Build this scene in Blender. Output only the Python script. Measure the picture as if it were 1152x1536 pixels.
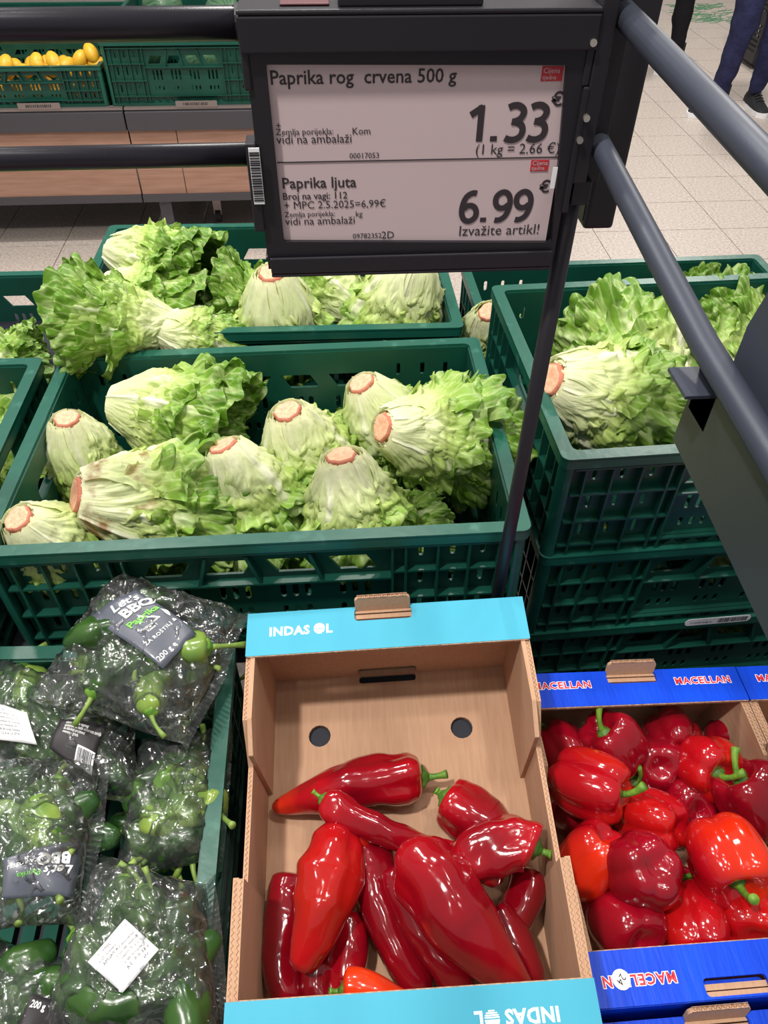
import bpy, bmesh, math, random
from mathutils import Vector, Matrix, noise
PI = math.pi
C = bpy.context.scene.collection
for o in list(bpy.data.objects): bpy.data.objects.remove(o, do_unlink=True)
scn = bpy.context.scene
# ------------------------------------------------------------------ camera
CP = Vector((.3879, -.5644, .6046))
PITCH, YAW, ROLL, FPX = .7825, .0807, .0107, 1133.7
_f = Vector((math.sin(YAW)*math.cos(PITCH), math.cos(YAW)*math.cos(PITCH), -math.sin(PITCH)))
_r = Vector((math.cos(YAW), -math.sin(YAW), 0)); _u = _r.cross(_f)
RT = _r*math.cos(ROLL) + _u*math.sin(ROLL); UP = -_r*math.sin(ROLL) + _u*math.cos(ROLL); FW = _f
cam = bpy.data.cameras.new('camera'); camo = bpy.data.objects.new('camera', cam); C.objects.link(camo)
cam.sensor_fit = 'VERTICAL'; cam.sensor_height = 24; cam.lens = 24*FPX/1536; cam.clip_start = .01
m = Matrix.Identity(4)
for i in range(3):
    m[i][0] = RT[i]; m[i][1] = UP[i]; m[i][2] = -FW[i]; m[i][3] = CP[i]
camo.matrix_world = m; scn.camera = camo
# ------------------------------------------------------------------ light
w = bpy.data.worlds.new('world'); scn.world = w; w.use_nodes = True
w.node_tree.nodes['Background'].inputs[0].default_value = (1, .97, .95, 1)
w.node_tree.nodes['Background'].inputs[1].default_value = .27
def area(name, loc, tgt, size, power, col=(1, .96, .9)):
    l = bpy.data.lights.new(name, 'AREA'); l.energy = power; l.size = size; l.color = col; l.shape = 'DISK'
    o = bpy.data.objects.new(name, l); C.objects.link(o); o.location = loc
    o.rotation_euler = (Vector(tgt)-Vector(loc)).to_track_quat('-Z', 'Y').to_euler()
    o['label'] = 'ceiling lamp'; return o
area('ceiling_spot', (-.35, -.55, 2.3), (.4, .2, -.1), .14, 54)
area('ceiling_spot', (1.0, -.2, 2.3), (.5, .2, -.1), .16, 15)
area('ceiling_spot', (-.9, 1.1, 2.3), (.2, .5, -.1), .16, 16)
area('ceiling_spot', (.5, 1.7, 2.3), (.3, .5, 0), .16, 20)
area('ceiling_spot', (2.4, 3.2, 2.3), (2.4, 3.4, -.9), .4, 68)
area('ceiling_spot', (3.4, 6.0, 2.3), (3.4, 6.0, -.9), .4, 68)
area('ceiling_spot', (-.6, 1.7, 2.3), (-.5, 2.9, -.4), .3, 50)
for lx, ly in ((-.2, .5), (.5, -.9), (1.2, .6), (-.8, -.1), (.2, 1.2), (1.1, -1.1), (-.3, -1.4), (.8, .1), (1.6, -.4)):
    area('ceiling_lamp', (lx, ly, 2.35), (lx, ly, 0), .07, 2.6)
scn.view_settings.view_transform = 'Standard'; scn.view_settings.look = 'None'
scn.view_settings.exposure = 0.0; scn.view_settings.gamma = 1; scn.view_settings.use_curve_mapping = False

# ------------------------------------------------------------------ helpers
def ray(u, v): return FW + RT*((u-576)/FPX) - UP*((v-768)/FPX)
def at(u, v, z=0.):            # point of the horizontal plane z seen at that pixel of the 1152x1536 photo
    d = ray(u, v); return CP + d*((z-CP.z)/d.z)
def aty(u, v, y):
    d = ray(u, v); return CP + d*((y-CP.y)/d.y)
def onp(M, u, v, h=0.):        # same, on the local plane z=h of pose M; returns LOCAL coordinates
    Mi = M.inverted(); o = Mi @ CP; d = Mi.to_3x3() @ ray(u, v)
    return o + d*((h-o.z)/d.z)
def pose(x, y, z, a=0, b=0, g=0):
    return Matrix.Translation((x, y, z)) @ Matrix.Rotation(a, 4, 'Z') @ Matrix.Rotation(b, 4, 'X') @ Matrix.Rotation(g, 4, 'Y')
def srgb(r, g, b):
    f = lambda c: (c/255/12.92 if c/255 <= .04045 else ((c/255+.055)/1.055)**2.4)
    return (f(r), f(g), f(b), 1)
def tag(o, label=None, cat=None, group=None, kind=None):
    if label: o['label'] = label
    if cat: o['category'] = cat
    if group: o['group'] = group
    if kind: o['kind'] = kind
    return o
def empty(name, label=None, cat=None, M=None, group=None):
    o = bpy.data.objects.new(name, None); C.objects.link(o); o.empty_display_size = .02
    if M is not None: o.matrix_world = M
    return tag(o, label, cat, group)
class MB:
    def __init__(s): s.v = []; s.f = []; s.uv = None; s.smooth = False
    def box(s, x0, x1, y0, y1, z0, z1, M=None):
        n = len(s.v); P = [(x, y, z) for z in (z0, z1) for y in (y0, y1) for x in (x0, x1)]
        s.v += [tuple(M @ Vector(p)) for p in P] if M is not None else P
        for q in ((0, 2, 3, 1), (4, 5, 7, 6), (0, 1, 5, 4), (2, 6, 7, 3), (0, 4, 6, 2), (1, 3, 7, 5)): s.f.append(tuple(n+i for i in q))
        return s
    def add(s, v, f, M=None):
        n = len(s.v); s.v += [tuple(M @ Vector(p)) for p in v] if M is not None else [tuple(p) for p in v]
        s.f += [tuple(n+i for i in q) for q in f]; return s
    def tube(s, pts, rads, n=12, cap=True):
        pts = [Vector(p) for p in pts]
        if not hasattr(rads, '__len__'): rads = [rads]*len(pts)
        b = len(s.v); T = (pts[1]-pts[0]).normalized(); N = T.orthogonal().normalized()
        for i, p in enumerate(pts):
            t = (pts[min(i+1, len(pts)-1)]-pts[max(i-1, 0)]).normalized()
            N = (N-t*N.dot(t)).normalized(); Bn = t.cross(N)
            for k in range(n):
                a = 2*PI*k/n; s.v.append(tuple(p+(N*math.cos(a)+Bn*math.sin(a))*rads[i]))
        for i in range(len(pts)-1):
            for k in range(n):
                a, c = b+i*n+k, b+i*n+(k+1) % n; s.f.append((a, c, c+n, a+n))
        if cap:
            s.f.append(tuple(b+k for k in range(n))[::-1]); s.f.append(tuple(b+(len(pts)-1)*n+k for k in range(n)))
        return s
    def mesh(s, name, mt):
        me = bpy.data.meshes.new(name); me.from_pydata(s.v, [], s.f)
        if s.uv:
            l = me.uv_layers.new(name='UVMap'); idx = [0]*len(me.loops); me.loops.foreach_get('vertex_index', idx)
            fl = []
            for i in idx: fl += s.uv[i]
            l.data.foreach_set('uv', fl)
        if s.smooth: me.shade_smooth()
        me.materials.append(mt); me.update(); return me
    def build(s, name, mt, parent=None, M=None):
        return link(name, s.mesh(name, mt), parent, M)
def link(name, me, parent=None, M=None):
    o = bpy.data.objects.new(name, me); C.objects.link(o)
    if parent: o.parent = parent
    if M is not None: o.matrix_local = M
    return o
def bevel(o, wd=.001, seg=2):
    b = o.modifiers.new('b', 'BEVEL'); b.width = wd; b.segments = seg; b.limit_method = 'ANGLE'; return o
def copy_tree(o, parent=None, M=None):
    c = o.copy(); C.objects.link(c)
    if parent: c.parent = parent
    if M is not None: c.matrix_world = M
    for ch in list(o.children): copy_tree(ch, c)
    return c
def plate(outline, holes, t):   # flat sheet with real holes, x/y outline, thickness t about z=0
    cu = bpy.data.curves.new('p', 'CURVE'); cu.dimensions = '2D'; cu.fill_mode = 'BOTH'; cu.extrude = t/2
    for poly in [outline]+list(holes):
        sp = cu.splines.new('POLY'); sp.points.add(len(poly)-1); sp.use_cyclic_u = True
        for i, p in enumerate(poly): sp.points[i].co = (p[0], p[1], 0, 1)
    ob = bpy.data.objects.new('p', cu); me = bpy.data.meshes.new_from_object(ob)
    v = [tuple(x.co) for x in me.vertices]; f = [tuple(p.vertices) for p in me.polygons]
    bpy.data.objects.remove(ob); bpy.data.curves.remove(cu); bpy.data.meshes.remove(me)
    return v, f
def rrect(x0, x1, y0, y1, r, n=3):
    P = []
    for cx, cy, a0 in ((x1-r, y1-r, 0), (x0+r, y1-r, PI/2), (x0+r, y0+r, PI), (x1-r, y0+r, 3*PI/2)):
        for k in range(n+1): P.append((cx+r*math.cos(a0+PI/2*k/n), cy+r*math.sin(a0+PI/2*k/n)))
    return P
def text2d(s, size, bold=0., align='LEFT', spacing=1., shear=0.):
    cu = bpy.data.curves.new('t', 'FONT'); cu.body = s; cu.size = size; cu.offset = bold*size; cu.align_x = align
    cu.space_character = spacing; cu.shear = shear; cu.resolution_u = 2; cu.fill_mode = 'FRONT'
    ob = bpy.data.objects.new('t', cu); me = bpy.data.meshes.new_from_object(ob)
    v = [tuple(x.co) for x in me.vertices]; f = [tuple(p.vertices) for p in me.polygons]
    bpy.data.objects.remove(ob); bpy.data.curves.remove(cu); bpy.data.meshes.remove(me)
    return v, f
def lettering(items, mt, parent, M, name='lettering'):   # items: (string,x,y,size,kw) on the local xy plane of M
    mb = MB()
    for s, x, y, size, kw in items:
        v, f = text2d(s, size, **kw); mb.add([(a+x, b+y, 0) for a, b, c in v], f)
    return mb.build(name, mt, parent, M)

# ------------------------------------------------------------------ materials
def mat(name, col, rough=.5, metal=0, col2=None, nscale=20, nmix=.5, bump=0, bscale=200, spec=.5, coat=0, bdist=.001, stretch=None, sss=0):
    m = bpy.data.materials.new(name); m.use_nodes = True; nt = m.node_tree; b = nt.nodes['Principled BSDF']
    b.inputs['Base Color'].default_value = col; b.inputs['Roughness'].default_value = rough; b.inputs['Metallic'].default_value = metal
    b.inputs['Specular IOR Level'].default_value = spec; b.inputs['Coat Weight'].default_value = coat; b.inputs['Coat Roughness'].default_value = .06
    tc = nt.nodes.new('ShaderNodeTexCoord'); mp = nt.nodes.new('ShaderNodeMapping'); nt.links.new(tc.outputs['Object'], mp.inputs[0])
    if stretch: mp.inputs['Scale'].default_value = stretch
    if col2:
        n = nt.nodes.new('ShaderNodeTexNoise'); n.inputs['Scale'].default_value = nscale; n.inputs['Detail'].default_value = 5
        nt.links.new(mp.outputs[0], n.inputs['Vector'])
        r = nt.nodes.new('ShaderNodeValToRGB'); r.color_ramp.elements[0].position = nmix-.18; r.color_ramp.elements[1].position = nmix+.18
        r.color_ramp.elements[0].color = col; r.color_ramp.elements[1].color = col2
        nt.links.new(n.outputs['Fac'], r.inputs[0]); nt.links.new(r.outputs[0], b.inputs['Base Color'])
    if bump:
        n = nt.nodes.new('ShaderNodeTexNoise'); n.inputs['Scale'].default_value = bscale; n.inputs['Detail'].default_value = 3
        nt.links.new(mp.outputs[0], n.inputs['Vector'])
        bp = nt.nodes.new('ShaderNodeBump'); bp.inputs['Strength'].default_value = bump; bp.inputs['Distance'].default_value = bdist
        nt.links.new(n.outputs['Fac'], bp.inputs['Height']); nt.links.new(bp.outputs[0], b.inputs['Normal'])
    return m
M_CR = mat('green_plastic', srgb(14, 66, 54), .36, col2=srgb(20, 80, 66), nscale=9, nmix=.62, bump=.15, bscale=60)
M_CRL = mat('green_plastic_worn', srgb(20, 82, 68), .34, col2=srgb(80, 132, 120), nscale=38, nmix=.78, bump=.25, bscale=90)
M_CRB = mat('green_plastic_base', srgb(20, 76, 62), .75, spec=.2, bump=.15, bscale=60)
M_CRD = mat('dark_green_plastic', srgb(22, 76, 60), .45, bump=.15, bscale=60)
M_BLK = mat('black_metal', srgb(34, 31, 38), .42, .2, bump=.3, bscale=900, bdist=.0002)
M_GRY = mat('graphite_metal', srgb(60, 65, 78), .46, .2, bump=.3, bscale=700, bdist=.0002)
M_PANEL = mat('grey_sheet_metal', srgb(60, 63, 68), .42, .3, col2=srgb(52, 56, 58), nscale=6, bump=.1, bscale=500, bdist=.0002)
M_RAIL = mat('black_rail_paint', srgb(44, 42, 50), .28, .3, bump=.2, bscale=700, bdist=.0002)
M_CHR = mat('bare_metal', srgb(225, 215, 205), .25, .9)
M_CARD = mat('cardboard', srgb(192, 154, 126), .85, col2=srgb(182, 144, 116), nscale=300, stretch=(1, .08, 1), bump=.25, bscale=260, spec=.2)
M_CARDE = mat('corrugated_edge', srgb(200, 168, 142), .9, col2=srgb(150, 116, 94), nscale=260, bump=.6, bscale=300, spec=.1)
M_CYAN = mat('cyan_print', srgb(70, 168, 194), .6, col2=srgb(64, 160, 188), nscale=14, bump=.12, bscale=260, stretch=(1, .15, 1), spec=.3)
M_BLUE = mat('blue_print', srgb(2, 74, 222), .42, col2=srgb(2, 62, 202), nscale=30, bump=.5, bscale=190, stretch=(1, .12, 1), spec=.3)
M_WHITE = mat('white_ink', srgb(246, 246, 244), .5)
M_RED = mat('red_ink', srgb(216, 40, 56), .45)
M_BLACKINK = mat('black_ink', srgb(38, 34, 38), .6)
M_GREENINK = mat('green_ink', srgb(110, 200, 60), .5)
M_EINK = mat('display_paper_grey', srgb(205, 185, 188), .55, bump=.02)
M_EINKT = mat('display_ink', srgb(52, 44, 50), .6)
M_EINKR = mat('display_red', srgb(190, 48, 58), .6)
M_SLATE = mat('slate_label', srgb(76, 80, 92), .35, col2=srgb(92, 96, 108), nscale=40, coat=.5)
M_PAPER = mat('white_paper', srgb(236, 236, 240), .55)
M_WOOD = mat('oak_laminate', srgb(168, 130, 112), .5, col2=srgb(150, 112, 94), nscale=6, stretch=(1, 4, 14))
M_SHELF = mat('dark_grey_metal', srgb(76, 74, 80), .4, .3)
M_SHELFT = mat('light_metal_edge', srgb(150, 138, 135), .35, .6)
M_TILE = mat('terrazzo', srgb(204, 193, 184), .38, col2=srgb(168, 153, 144), nscale=85, nmix=.55, spec=.45)
M_GROUT = mat('grout', srgb(120, 104, 94), .8)
M_NAVY = mat('navy_fabric', srgb(46, 48, 82), .9, col2=srgb(36, 38, 68), nscale=20, bump=.5, bscale=60, bdist=.01, spec=.2)
M_BFAB = mat('black_fabric', srgb(24, 22, 26), .9, bump=.4, bscale=60, bdist=.01, spec=.2)
M_SHOE = mat('black_shoe', srgb(30, 30, 34), .7, bump=.4, bscale=300)
M_RUB = mat('black_plastic', srgb(40, 40, 44), .5)
M_LEMON = mat('lemon_peel', srgb(240, 190, 50), .4, col2=srgb(226, 172, 50), nscale=8, bump=.5, bscale=260, bdist=.001)
M_ROOT = mat('cut_root', srgb(214, 150, 120), .75, col2=srgb(228, 184, 150), nscale=260, bump=.6, bscale=500)
M_ROOTE = mat('root_rim', srgb(190, 116, 92), .8, bump=.8, bscale=500)
M_STEM = mat('pepper_stem', srgb(120, 160, 50), .5, col2=srgb(70, 116, 34), nscale=90, bump=.5, bscale=300)
M_STEMD = mat('dark_calyx', srgb(52, 92, 30), .55, col2=srgb(86, 128, 44), nscale=120, bump=.5, bscale=300)
M_DARK = mat('dark_platform', srgb(26, 30, 42), .7)

def ramp_mat(name, stops, rough=.12, coat=.6, bump=.3, bscale=55, noise_amt=.12, nscale=25, spots=None):
    """glossy skin whose colour runs along the fruit (UV y), broken up by noise"""
    m = bpy.data.materials.new(name); m.use_nodes = True; nt = m.node_tree; b = nt.nodes['Principled BSDF']
    b.inputs['Roughness'].default_value = rough; b.inputs['Coat Weight'].default_value = coat; b.inputs['Coat Roughness'].default_value = .07
    uv = nt.nodes.new('ShaderNodeUVMap'); sx = nt.nodes.new('ShaderNodeSeparateXYZ'); nt.links.new(uv.outputs[0], sx.inputs[0])
    tc = nt.nodes.new('ShaderNodeTexCoord'); n = nt.nodes.new('ShaderNodeTexNoise'); n.inputs['Scale'].default_value = nscale; n.inputs['Detail'].default_value = 2
    nt.links.new(tc.outputs['Object'], n.inputs['Vector'])
    a = nt.nodes.new('ShaderNodeMath'); a.operation = 'SUBTRACT'; a.inputs[1].default_value = .5; nt.links.new(n.outputs['Fac'], a.inputs[0])
    c = nt.nodes.new('ShaderNodeMath'); c.operation = 'MULTIPLY_ADD'; c.inputs[1].default_value = noise_amt*4; nt.links.new(a.outputs[0], c.inputs[0]); nt.links.new(sx.outputs['Y'], c.inputs[2])
    r = nt.nodes.new('ShaderNodeValToRGB'); el = r.color_ramp.elements
    el[0].position, el[0].color = stops[0]; el[1].position, el[1].color = stops[-1]
    for p, cc in stops[1:-1]:
        e = el.new(p); e.color = cc
    nt.links.new(c.outputs[0], r.inputs[0]); nt.links.new(r.outputs[0], b.inputs['Base Color'])
    if bump:
        n2 = nt.nodes.new('ShaderNodeTexNoise'); n2.inputs['Scale'].default_value = bscale; n2.inputs['Detail'].default_value = 2; nt.links.new(tc.outputs['Object'], n2.inputs['Vector'])
        bp = nt.nodes.new('ShaderNodeBump'); bp.inputs['Strength'].default_value = bump; bp.inputs['Distance'].default_value = .002
        nt.links.new(n2.outputs['Fac'], bp.inputs['Height']); nt.links.new(bp.outputs[0], b.inputs['Normal'])
    return m
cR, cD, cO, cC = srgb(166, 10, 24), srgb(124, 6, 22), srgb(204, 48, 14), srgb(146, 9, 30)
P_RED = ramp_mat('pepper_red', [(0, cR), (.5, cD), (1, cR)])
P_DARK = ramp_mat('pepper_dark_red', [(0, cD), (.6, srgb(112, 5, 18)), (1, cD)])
P_TIP = ramp_mat('pepper_red_orange_tip', [(0, cR), (.55, cD), (.78, cR), (1, cO)])
P_ORR = ramp_mat('pepper_orange_red', [(0, cR), (.3, srgb(168, 18, 18)), (.6, srgb(160, 24, 16)), (1, cR)])
P_ORG = ramp_mat('pepper_orange', [(0, cO), (.4, srgb(226, 60, 20)), (1, cR)])
B_ORG = ramp_mat('bell_orange_red', [(0, cO), (.35, srgb(200, 36, 14)), (.75, cR), (1, cR)], noise_amt=.25, nscale=14)
B_RED = ramp_mat('bell_red', [(0, cR), (.5, srgb(184, 20, 18)), (1, cR)], noise_amt=.2, nscale=14)
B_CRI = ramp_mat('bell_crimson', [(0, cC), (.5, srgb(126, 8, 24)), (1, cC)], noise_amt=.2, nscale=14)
G_PEP = ramp_mat('green_pepper', [(0, srgb(72, 104, 42)), (.35, srgb(34, 66, 26)), (.7, srgb(52, 84, 34)), (1, srgb(36, 70, 30))], rough=.25, coat=.4, noise_amt=.3)
G_PEPL = ramp_mat('light_green_pepper', [(0, srgb(136, 158, 70)), (.5, srgb(92, 126, 52)), (1, srgb(76, 112, 50))], rough=.25, coat=.4, noise_amt=.3)
M_MELON = ramp_mat('melon_skin', [(0, srgb(80, 116, 84)), (.4, srgb(52, 88, 62)), (.6, srgb(92, 130, 98)), (1, srgb(60, 96, 70))], rough=.35, coat=.2, noise_amt=.5, nscale=16)

def leaf_mat(name, brown=False):
    m = bpy.data.materials.new(name); m.use_nodes = True; nt = m.node_tree; b = nt.nodes['Principled BSDF']
    L = nt.links.new
    b.inputs['Roughness'].default_value = .42
    uv = nt.nodes.new('ShaderNodeUVMap'); sx = nt.nodes.new('ShaderNodeSeparateXYZ'); L(uv.outputs[0], sx.inputs[0])
    tc = nt.nodes.new('ShaderNodeTexCoord')
    n = nt.nodes.new('ShaderNodeTexNoise'); n.inputs['Scale'].default_value = 28; n.inputs['Detail'].default_value = 3; L(tc.outputs['Object'], n.inputs['Vector'])
    ad = nt.nodes.new('ShaderNodeMath'); ad.operation = 'MULTIPLY_ADD'; ad.inputs[1].default_value = .32; L(n.outputs['Fac'], ad.inputs[0]); L(sx.outputs['Y'], ad.inputs[2])
    r = nt.nodes.new('ShaderNodeValToRGB'); el = r.color_ramp.elements
    el[0].position = .16; el[0].color = srgb(240, 240, 206); el[1].position = 1.0; el[1].color = srgb(104, 148, 44)
    for p, c in ((.36, srgb(218, 228, 168)), (.56, srgb(184, 206, 112)), (.8, srgb(142, 182, 70))):
        e = el.new(p); e.color = c
    L(ad.outputs[0], r.inputs[0])
    # fanning veins
    mp = nt.nodes.new('ShaderNodeMapping'); mp.inputs['Scale'].default_value = (9, 1.2, 1); L(uv.outputs[0], mp.inputs[0])
    vn = nt.nodes.new('ShaderNodeTexVoronoi'); vn.feature = 'DISTANCE_TO_EDGE'; vn.inputs['Scale'].default_value = 2.2; L(mp.outputs[0], vn.inputs['Vector'])
    vr = nt.nodes.new('ShaderNodeValToRGB'); vr.color_ramp.elements[0].position = 0; vr.color_ramp.elements[0].color = (1, 1, 1, 1)
    vr.color_ramp.elements[1].position = .12; vr.color_ramp.elements[1].color = (0, 0, 0, 1); L(vn.outputs['Distance'], vr.inputs[0])
    vm = nt.nodes.new('ShaderNodeMath'); vm.operation = 'MULTIPLY'; vm.inputs[1].default_value = .38; L(vr.outputs[0], vm.inputs[0])
    mx = nt.nodes.new('ShaderNodeMix'); mx.data_type = 'RGBA'; mx.inputs['B'].default_value = srgb(226, 236, 172)
    L(vm.outputs[0], mx.inputs['Factor']); L(r.outputs[0], mx.inputs['A'])
    # midrib
    s1 = nt.nodes.new('ShaderNodeMath'); s1.operation = 'SUBTRACT'; s1.inputs[1].default_value = .5; L(sx.outputs['X'], s1.inputs[0])
    s2 = nt.nodes.new('ShaderNodeMath'); s2.operation = 'ABSOLUTE'; L(s1.outputs[0], s2.inputs[0])
    s3 = nt.nodes.new('ShaderNodeMapRange'); s3.inputs['From Min'].default_value = .015; s3.inputs['From Max'].default_value = .07; s3.inputs['To Min'].default_value = 1; s3.inputs['To Max'].default_value = 0; L(s2.outputs[0], s3.inputs[0])
    s4 = nt.nodes.new('ShaderNodeMapRange'); s4.inputs['From Min'].default_value = .3; s4.inputs['From Max'].default_value = .8; s4.inputs['To Min'].default_value = 1; s4.inputs['To Max'].default_value = 0; L(sx.outputs['Y'], s4.inputs[0])
    s5 = nt.nodes.new('ShaderNodeMath'); s5.operation = 'MULTIPLY'; L(s3.outputs[0], s5.inputs[0]); L(s4.outputs[0], s5.inputs[1])
    m2 = nt.nodes.new('ShaderNodeMix'); m2.data_type = 'RGBA'; m2.inputs['B'].default_value = srgb(240, 242, 210)
    L(s5.outputs[0], m2.inputs['Factor']); L(mx.outputs['Result'], m2.inputs['A'])
    out = m2.outputs['Result']
    if brown:
        nb = nt.nodes.new('ShaderNodeTexNoise'); nb.inputs['Scale'].default_value = 42; nb.inputs['Detail'].default_value = 4; L(tc.outputs['Object'], nb.inputs['Vector'])
        br = nt.nodes.new('ShaderNodeMapRange'); br.inputs['From Min'].default_value = .52; br.inputs['From Max'].default_value = .66; L(nb.outputs['Fac'], br.inputs[0])
        bk = nt.nodes.new('ShaderNodeMapRange'); bk.inputs['From Min'].default_value = .3; bk.inputs['From Max'].default_value = .5; bk.inputs['To Min'].default_value = .9; bk.inputs['To Max'].default_value = 0; L(sx.outputs['Y'], bk.inputs[0])
        bm = nt.nodes.new('ShaderNodeMath'); bm.operation = 'MULTIPLY'; L(br.outputs[0], bm.inputs[0]); L(bk.outputs[0], bm.inputs[1])
        m3 = nt.nodes.new('ShaderNodeMix'); m3.data_type = 'RGBA'; m3.inputs['B'].default_value = srgb(150, 104, 52); L(bm.outputs[0], m3.inputs['Factor']); L(out, m3.inputs['A']); out = m3.outputs['Result']
    L(out, b.inputs['Base Color'])
    bp = nt.nodes.new('ShaderNodeBump'); bp.inputs['Strength'].default_value = .35; bp.inputs['Distance'].default_value = .0012
    L(vn.outputs['Distance'], bp.inputs['Height'])
    n3 = nt.nodes.new('ShaderNodeTexNoise'); n3.inputs['Scale'].default_value = 110; n3.inputs['Detail'].default_value = 2; L(tc.outputs['Object'], n3.inputs['Vector'])
    b2 = nt.nodes.new('ShaderNodeBump'); b2.inputs['Strength'].default_value = .6; b2.inputs['Distance'].default_value = .002
    L(n3.outputs['Fac'], b2.inputs['Height']); L(bp.outputs[0], b2.inputs['Normal']); L(b2.outputs[0], b.inputs['Normal'])
    tr = nt.nodes.new('ShaderNodeBsdfTranslucent'); L(out, tr.inputs[0]); ms = nt.nodes.new('ShaderNodeMixShader'); ms.inputs[0].default_value = .28
    L(b.outputs[0], ms.inputs[1]); L(tr.outputs[0], ms.inputs[2]); L(ms.outputs[0], nt.nodes['Material Output'].inputs[0])
    return m
M_LEAF = leaf_mat('lettuce_leaf'); M_LEAFB = leaf_mat('lettuce_leaf_bruised', True)

def film_mat():
    m = bpy.data.materials.new('clear_film'); m.use_nodes = True; nt = m.node_tree; L = nt.links.new
    nt.nodes.remove(nt.nodes['Principled BSDF'])
    tp = nt.nodes.new('ShaderNodeBsdfTransparent'); tp.inputs[0].default_value = (.97, .975, .98, 1)
    gl = nt.nodes.new('ShaderNodeBsdfGlossy'); gl.inputs['Roughness'].default_value = .13; gl.inputs[0].default_value = (1, 1, 1, 1)
    df = nt.nodes.new('ShaderNodeBsdfDiffuse'); df.inputs[0].default_value = (.8, .82, .85, 1)
    fr = nt.nodes.new('ShaderNodeFresnel'); fr.inputs[0].default_value = 1.45
    tc = nt.nodes.new('ShaderNodeTexCoord')
    n = nt.nodes.new('ShaderNodeTexNoise'); n.inputs['Scale'].default_value = 16; n.inputs['Detail'].default_value = 2; L(tc.outputs['Object'], n.inputs['Vector'])
    mv = nt.nodes.new('ShaderNodeMix'); mv.data_type = 'VECTOR'; mv.inputs['Factor'].default_value = .12; L(tc.outputs['Object'], mv.inputs['A']); L(n.outputs['Color'], mv.inputs['B'])
    vo = nt.nodes.new('ShaderNodeTexVoronoi'); vo.inputs['Scale'].default_value = 22; L(mv.outputs['Result'], vo.inputs['Vector'])
    v2 = nt.nodes.new('ShaderNodeTexVoronoi'); v2.inputs['Scale'].default_value = 64; L(mv.outputs['Result'], v2.inputs['Vector'])
    ad = nt.nodes.new('ShaderNodeMath'); ad.operation = 'MULTIPLY_ADD'; ad.inputs[1].default_value = .3; L(v2.outputs['Distance'], ad.inputs[0]); L(vo.outputs['Distance'], ad.inputs[2])
    bp = nt.nodes.new('ShaderNodeBump'); bp.inputs['Strength'].default_value = 1; bp.inputs['Distance'].default_value = .015
    L(ad.outputs[0], bp.inputs['Height']); L(bp.outputs[0], gl.inputs['Normal'])
    mu = nt.nodes.new('ShaderNodeMath'); mu.operation = 'MULTIPLY_ADD'; mu.inputs[1].default_value = 1.6; mu.inputs[2].default_value = .05; L(fr.outputs[0], mu.inputs[0])
    m1 = nt.nodes.new('ShaderNodeMixShader'); m1.inputs[0].default_value = .03; L(tp.outputs[0], m1.inputs[1]); L(df.outputs[0], m1.inputs[2])
    m2 = nt.nodes.new('ShaderNodeMixShader'); L(mu.outputs[0], m2.inputs[0]); L(m1.outputs[0], m2.inputs[1]); L(gl.outputs[0], m2.inputs[2])
    L(m2.outputs[0], nt.nodes['Material Output'].inputs[0]); return m
M_FILM = film_mat()

# ------------------------------------------------------------------ floor
FZ = -.917
fl = MB().box(-4, 8, -2, 12, FZ-.05, FZ-.006).build('floor', M_GROUT); tag(fl, kind='structure')
tag(MB().box(-4, 8, 12, 12.1, FZ, 2.6).build('wall_back', mat('wall_paint', srgb(200, 196, 190), .8)), kind='structure')
tx, ty = .297, .303
tile_me = MB().box(-tx/2+.0018, tx/2-.0018, -ty/2+.0018, ty/2-.0018, -.006, 0).mesh('tile', M_TILE)
def px(p):
    d = Vector(p)-CP; z = d.dot(FW); return 576+FPX*d.dot(RT)/z, 768-FPX*d.dot(UP)/z
cand = []
for i in range(-9, 26):
    for j in range(0, 34):
        x = 1.604+tx*(i-4.5); y = 2.71+ty*(j-3.5); u, v = px((x, y, FZ))
        if -70 < u < 1220 and -60 < v < 520 and (u < 400 or u > 640) and not (u < 560 and v < 290):
            cand.append((y, x))
cand.sort()
for y, x in cand[:298]:
    t = link('tile', tile_me, fl); t.location = (x, y, FZ)
if len(cand) > 298:
    mb = MB()
    for y, x in cand[298:]: mb.box(x-tx/2+.0018, x+tx/2-.0018, y-ty/2+.0018, y+ty/2-.0018, FZ-.006, FZ)
    tag(mb.build('tile_field', M_TILE, fl), kind='stuff')
rest = MB()
cs = set((round(a, 3), round(b, 3)) for a, b in cand)
for i in range(-16, 27):
    for j in range(-14, 36):
        x = 1.604+tx*(i-4.5); y = 2.71+ty*(j-3.5)
        if (round(y, 3), round(x, 3)) not in cs: rest.box(x-tx/2+.0018, x+tx/2-.0018, y-ty/2+.0018, y+ty/2-.0018, FZ-.006, FZ)
tag(rest.build('tile_field', M_TILE, fl), kind='stuff')
# green strokes stuck to the floor
st = MB(); rnd = random.Random(5)
gc = at(1062, 20, FZ)
for k in range(70):
    x = gc.x+rnd.uniform(-.22, .22); y = gc.y+rnd.uniform(-.35, .35); a = rnd.uniform(-.5, .7); l = rnd.uniform(.12, .25)
    P = [Vector((x+math.cos(a+q*.5)*l*(q-.5), y+math.sin(a+q*.5)*l*(q-.5), FZ+.001)) for q in (0, .33, .66, 1)]
    n = len(st.v)
    for p in P: st.v += [(p.x, p.y-.007, p.z), (p.x, p.y+.007, p.z+.0002*k/46)]
    for q in range(3): st.f.append((n+2*q, n+2*q+2, n+2*q+3, n+2*q+1))
tag(st.build('floor_sticker', mat('green_vinyl', srgb(70, 140, 96), .5)), 'green grass-like strokes of a floor sticker beyond the aisle', 'floor sticker')

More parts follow.
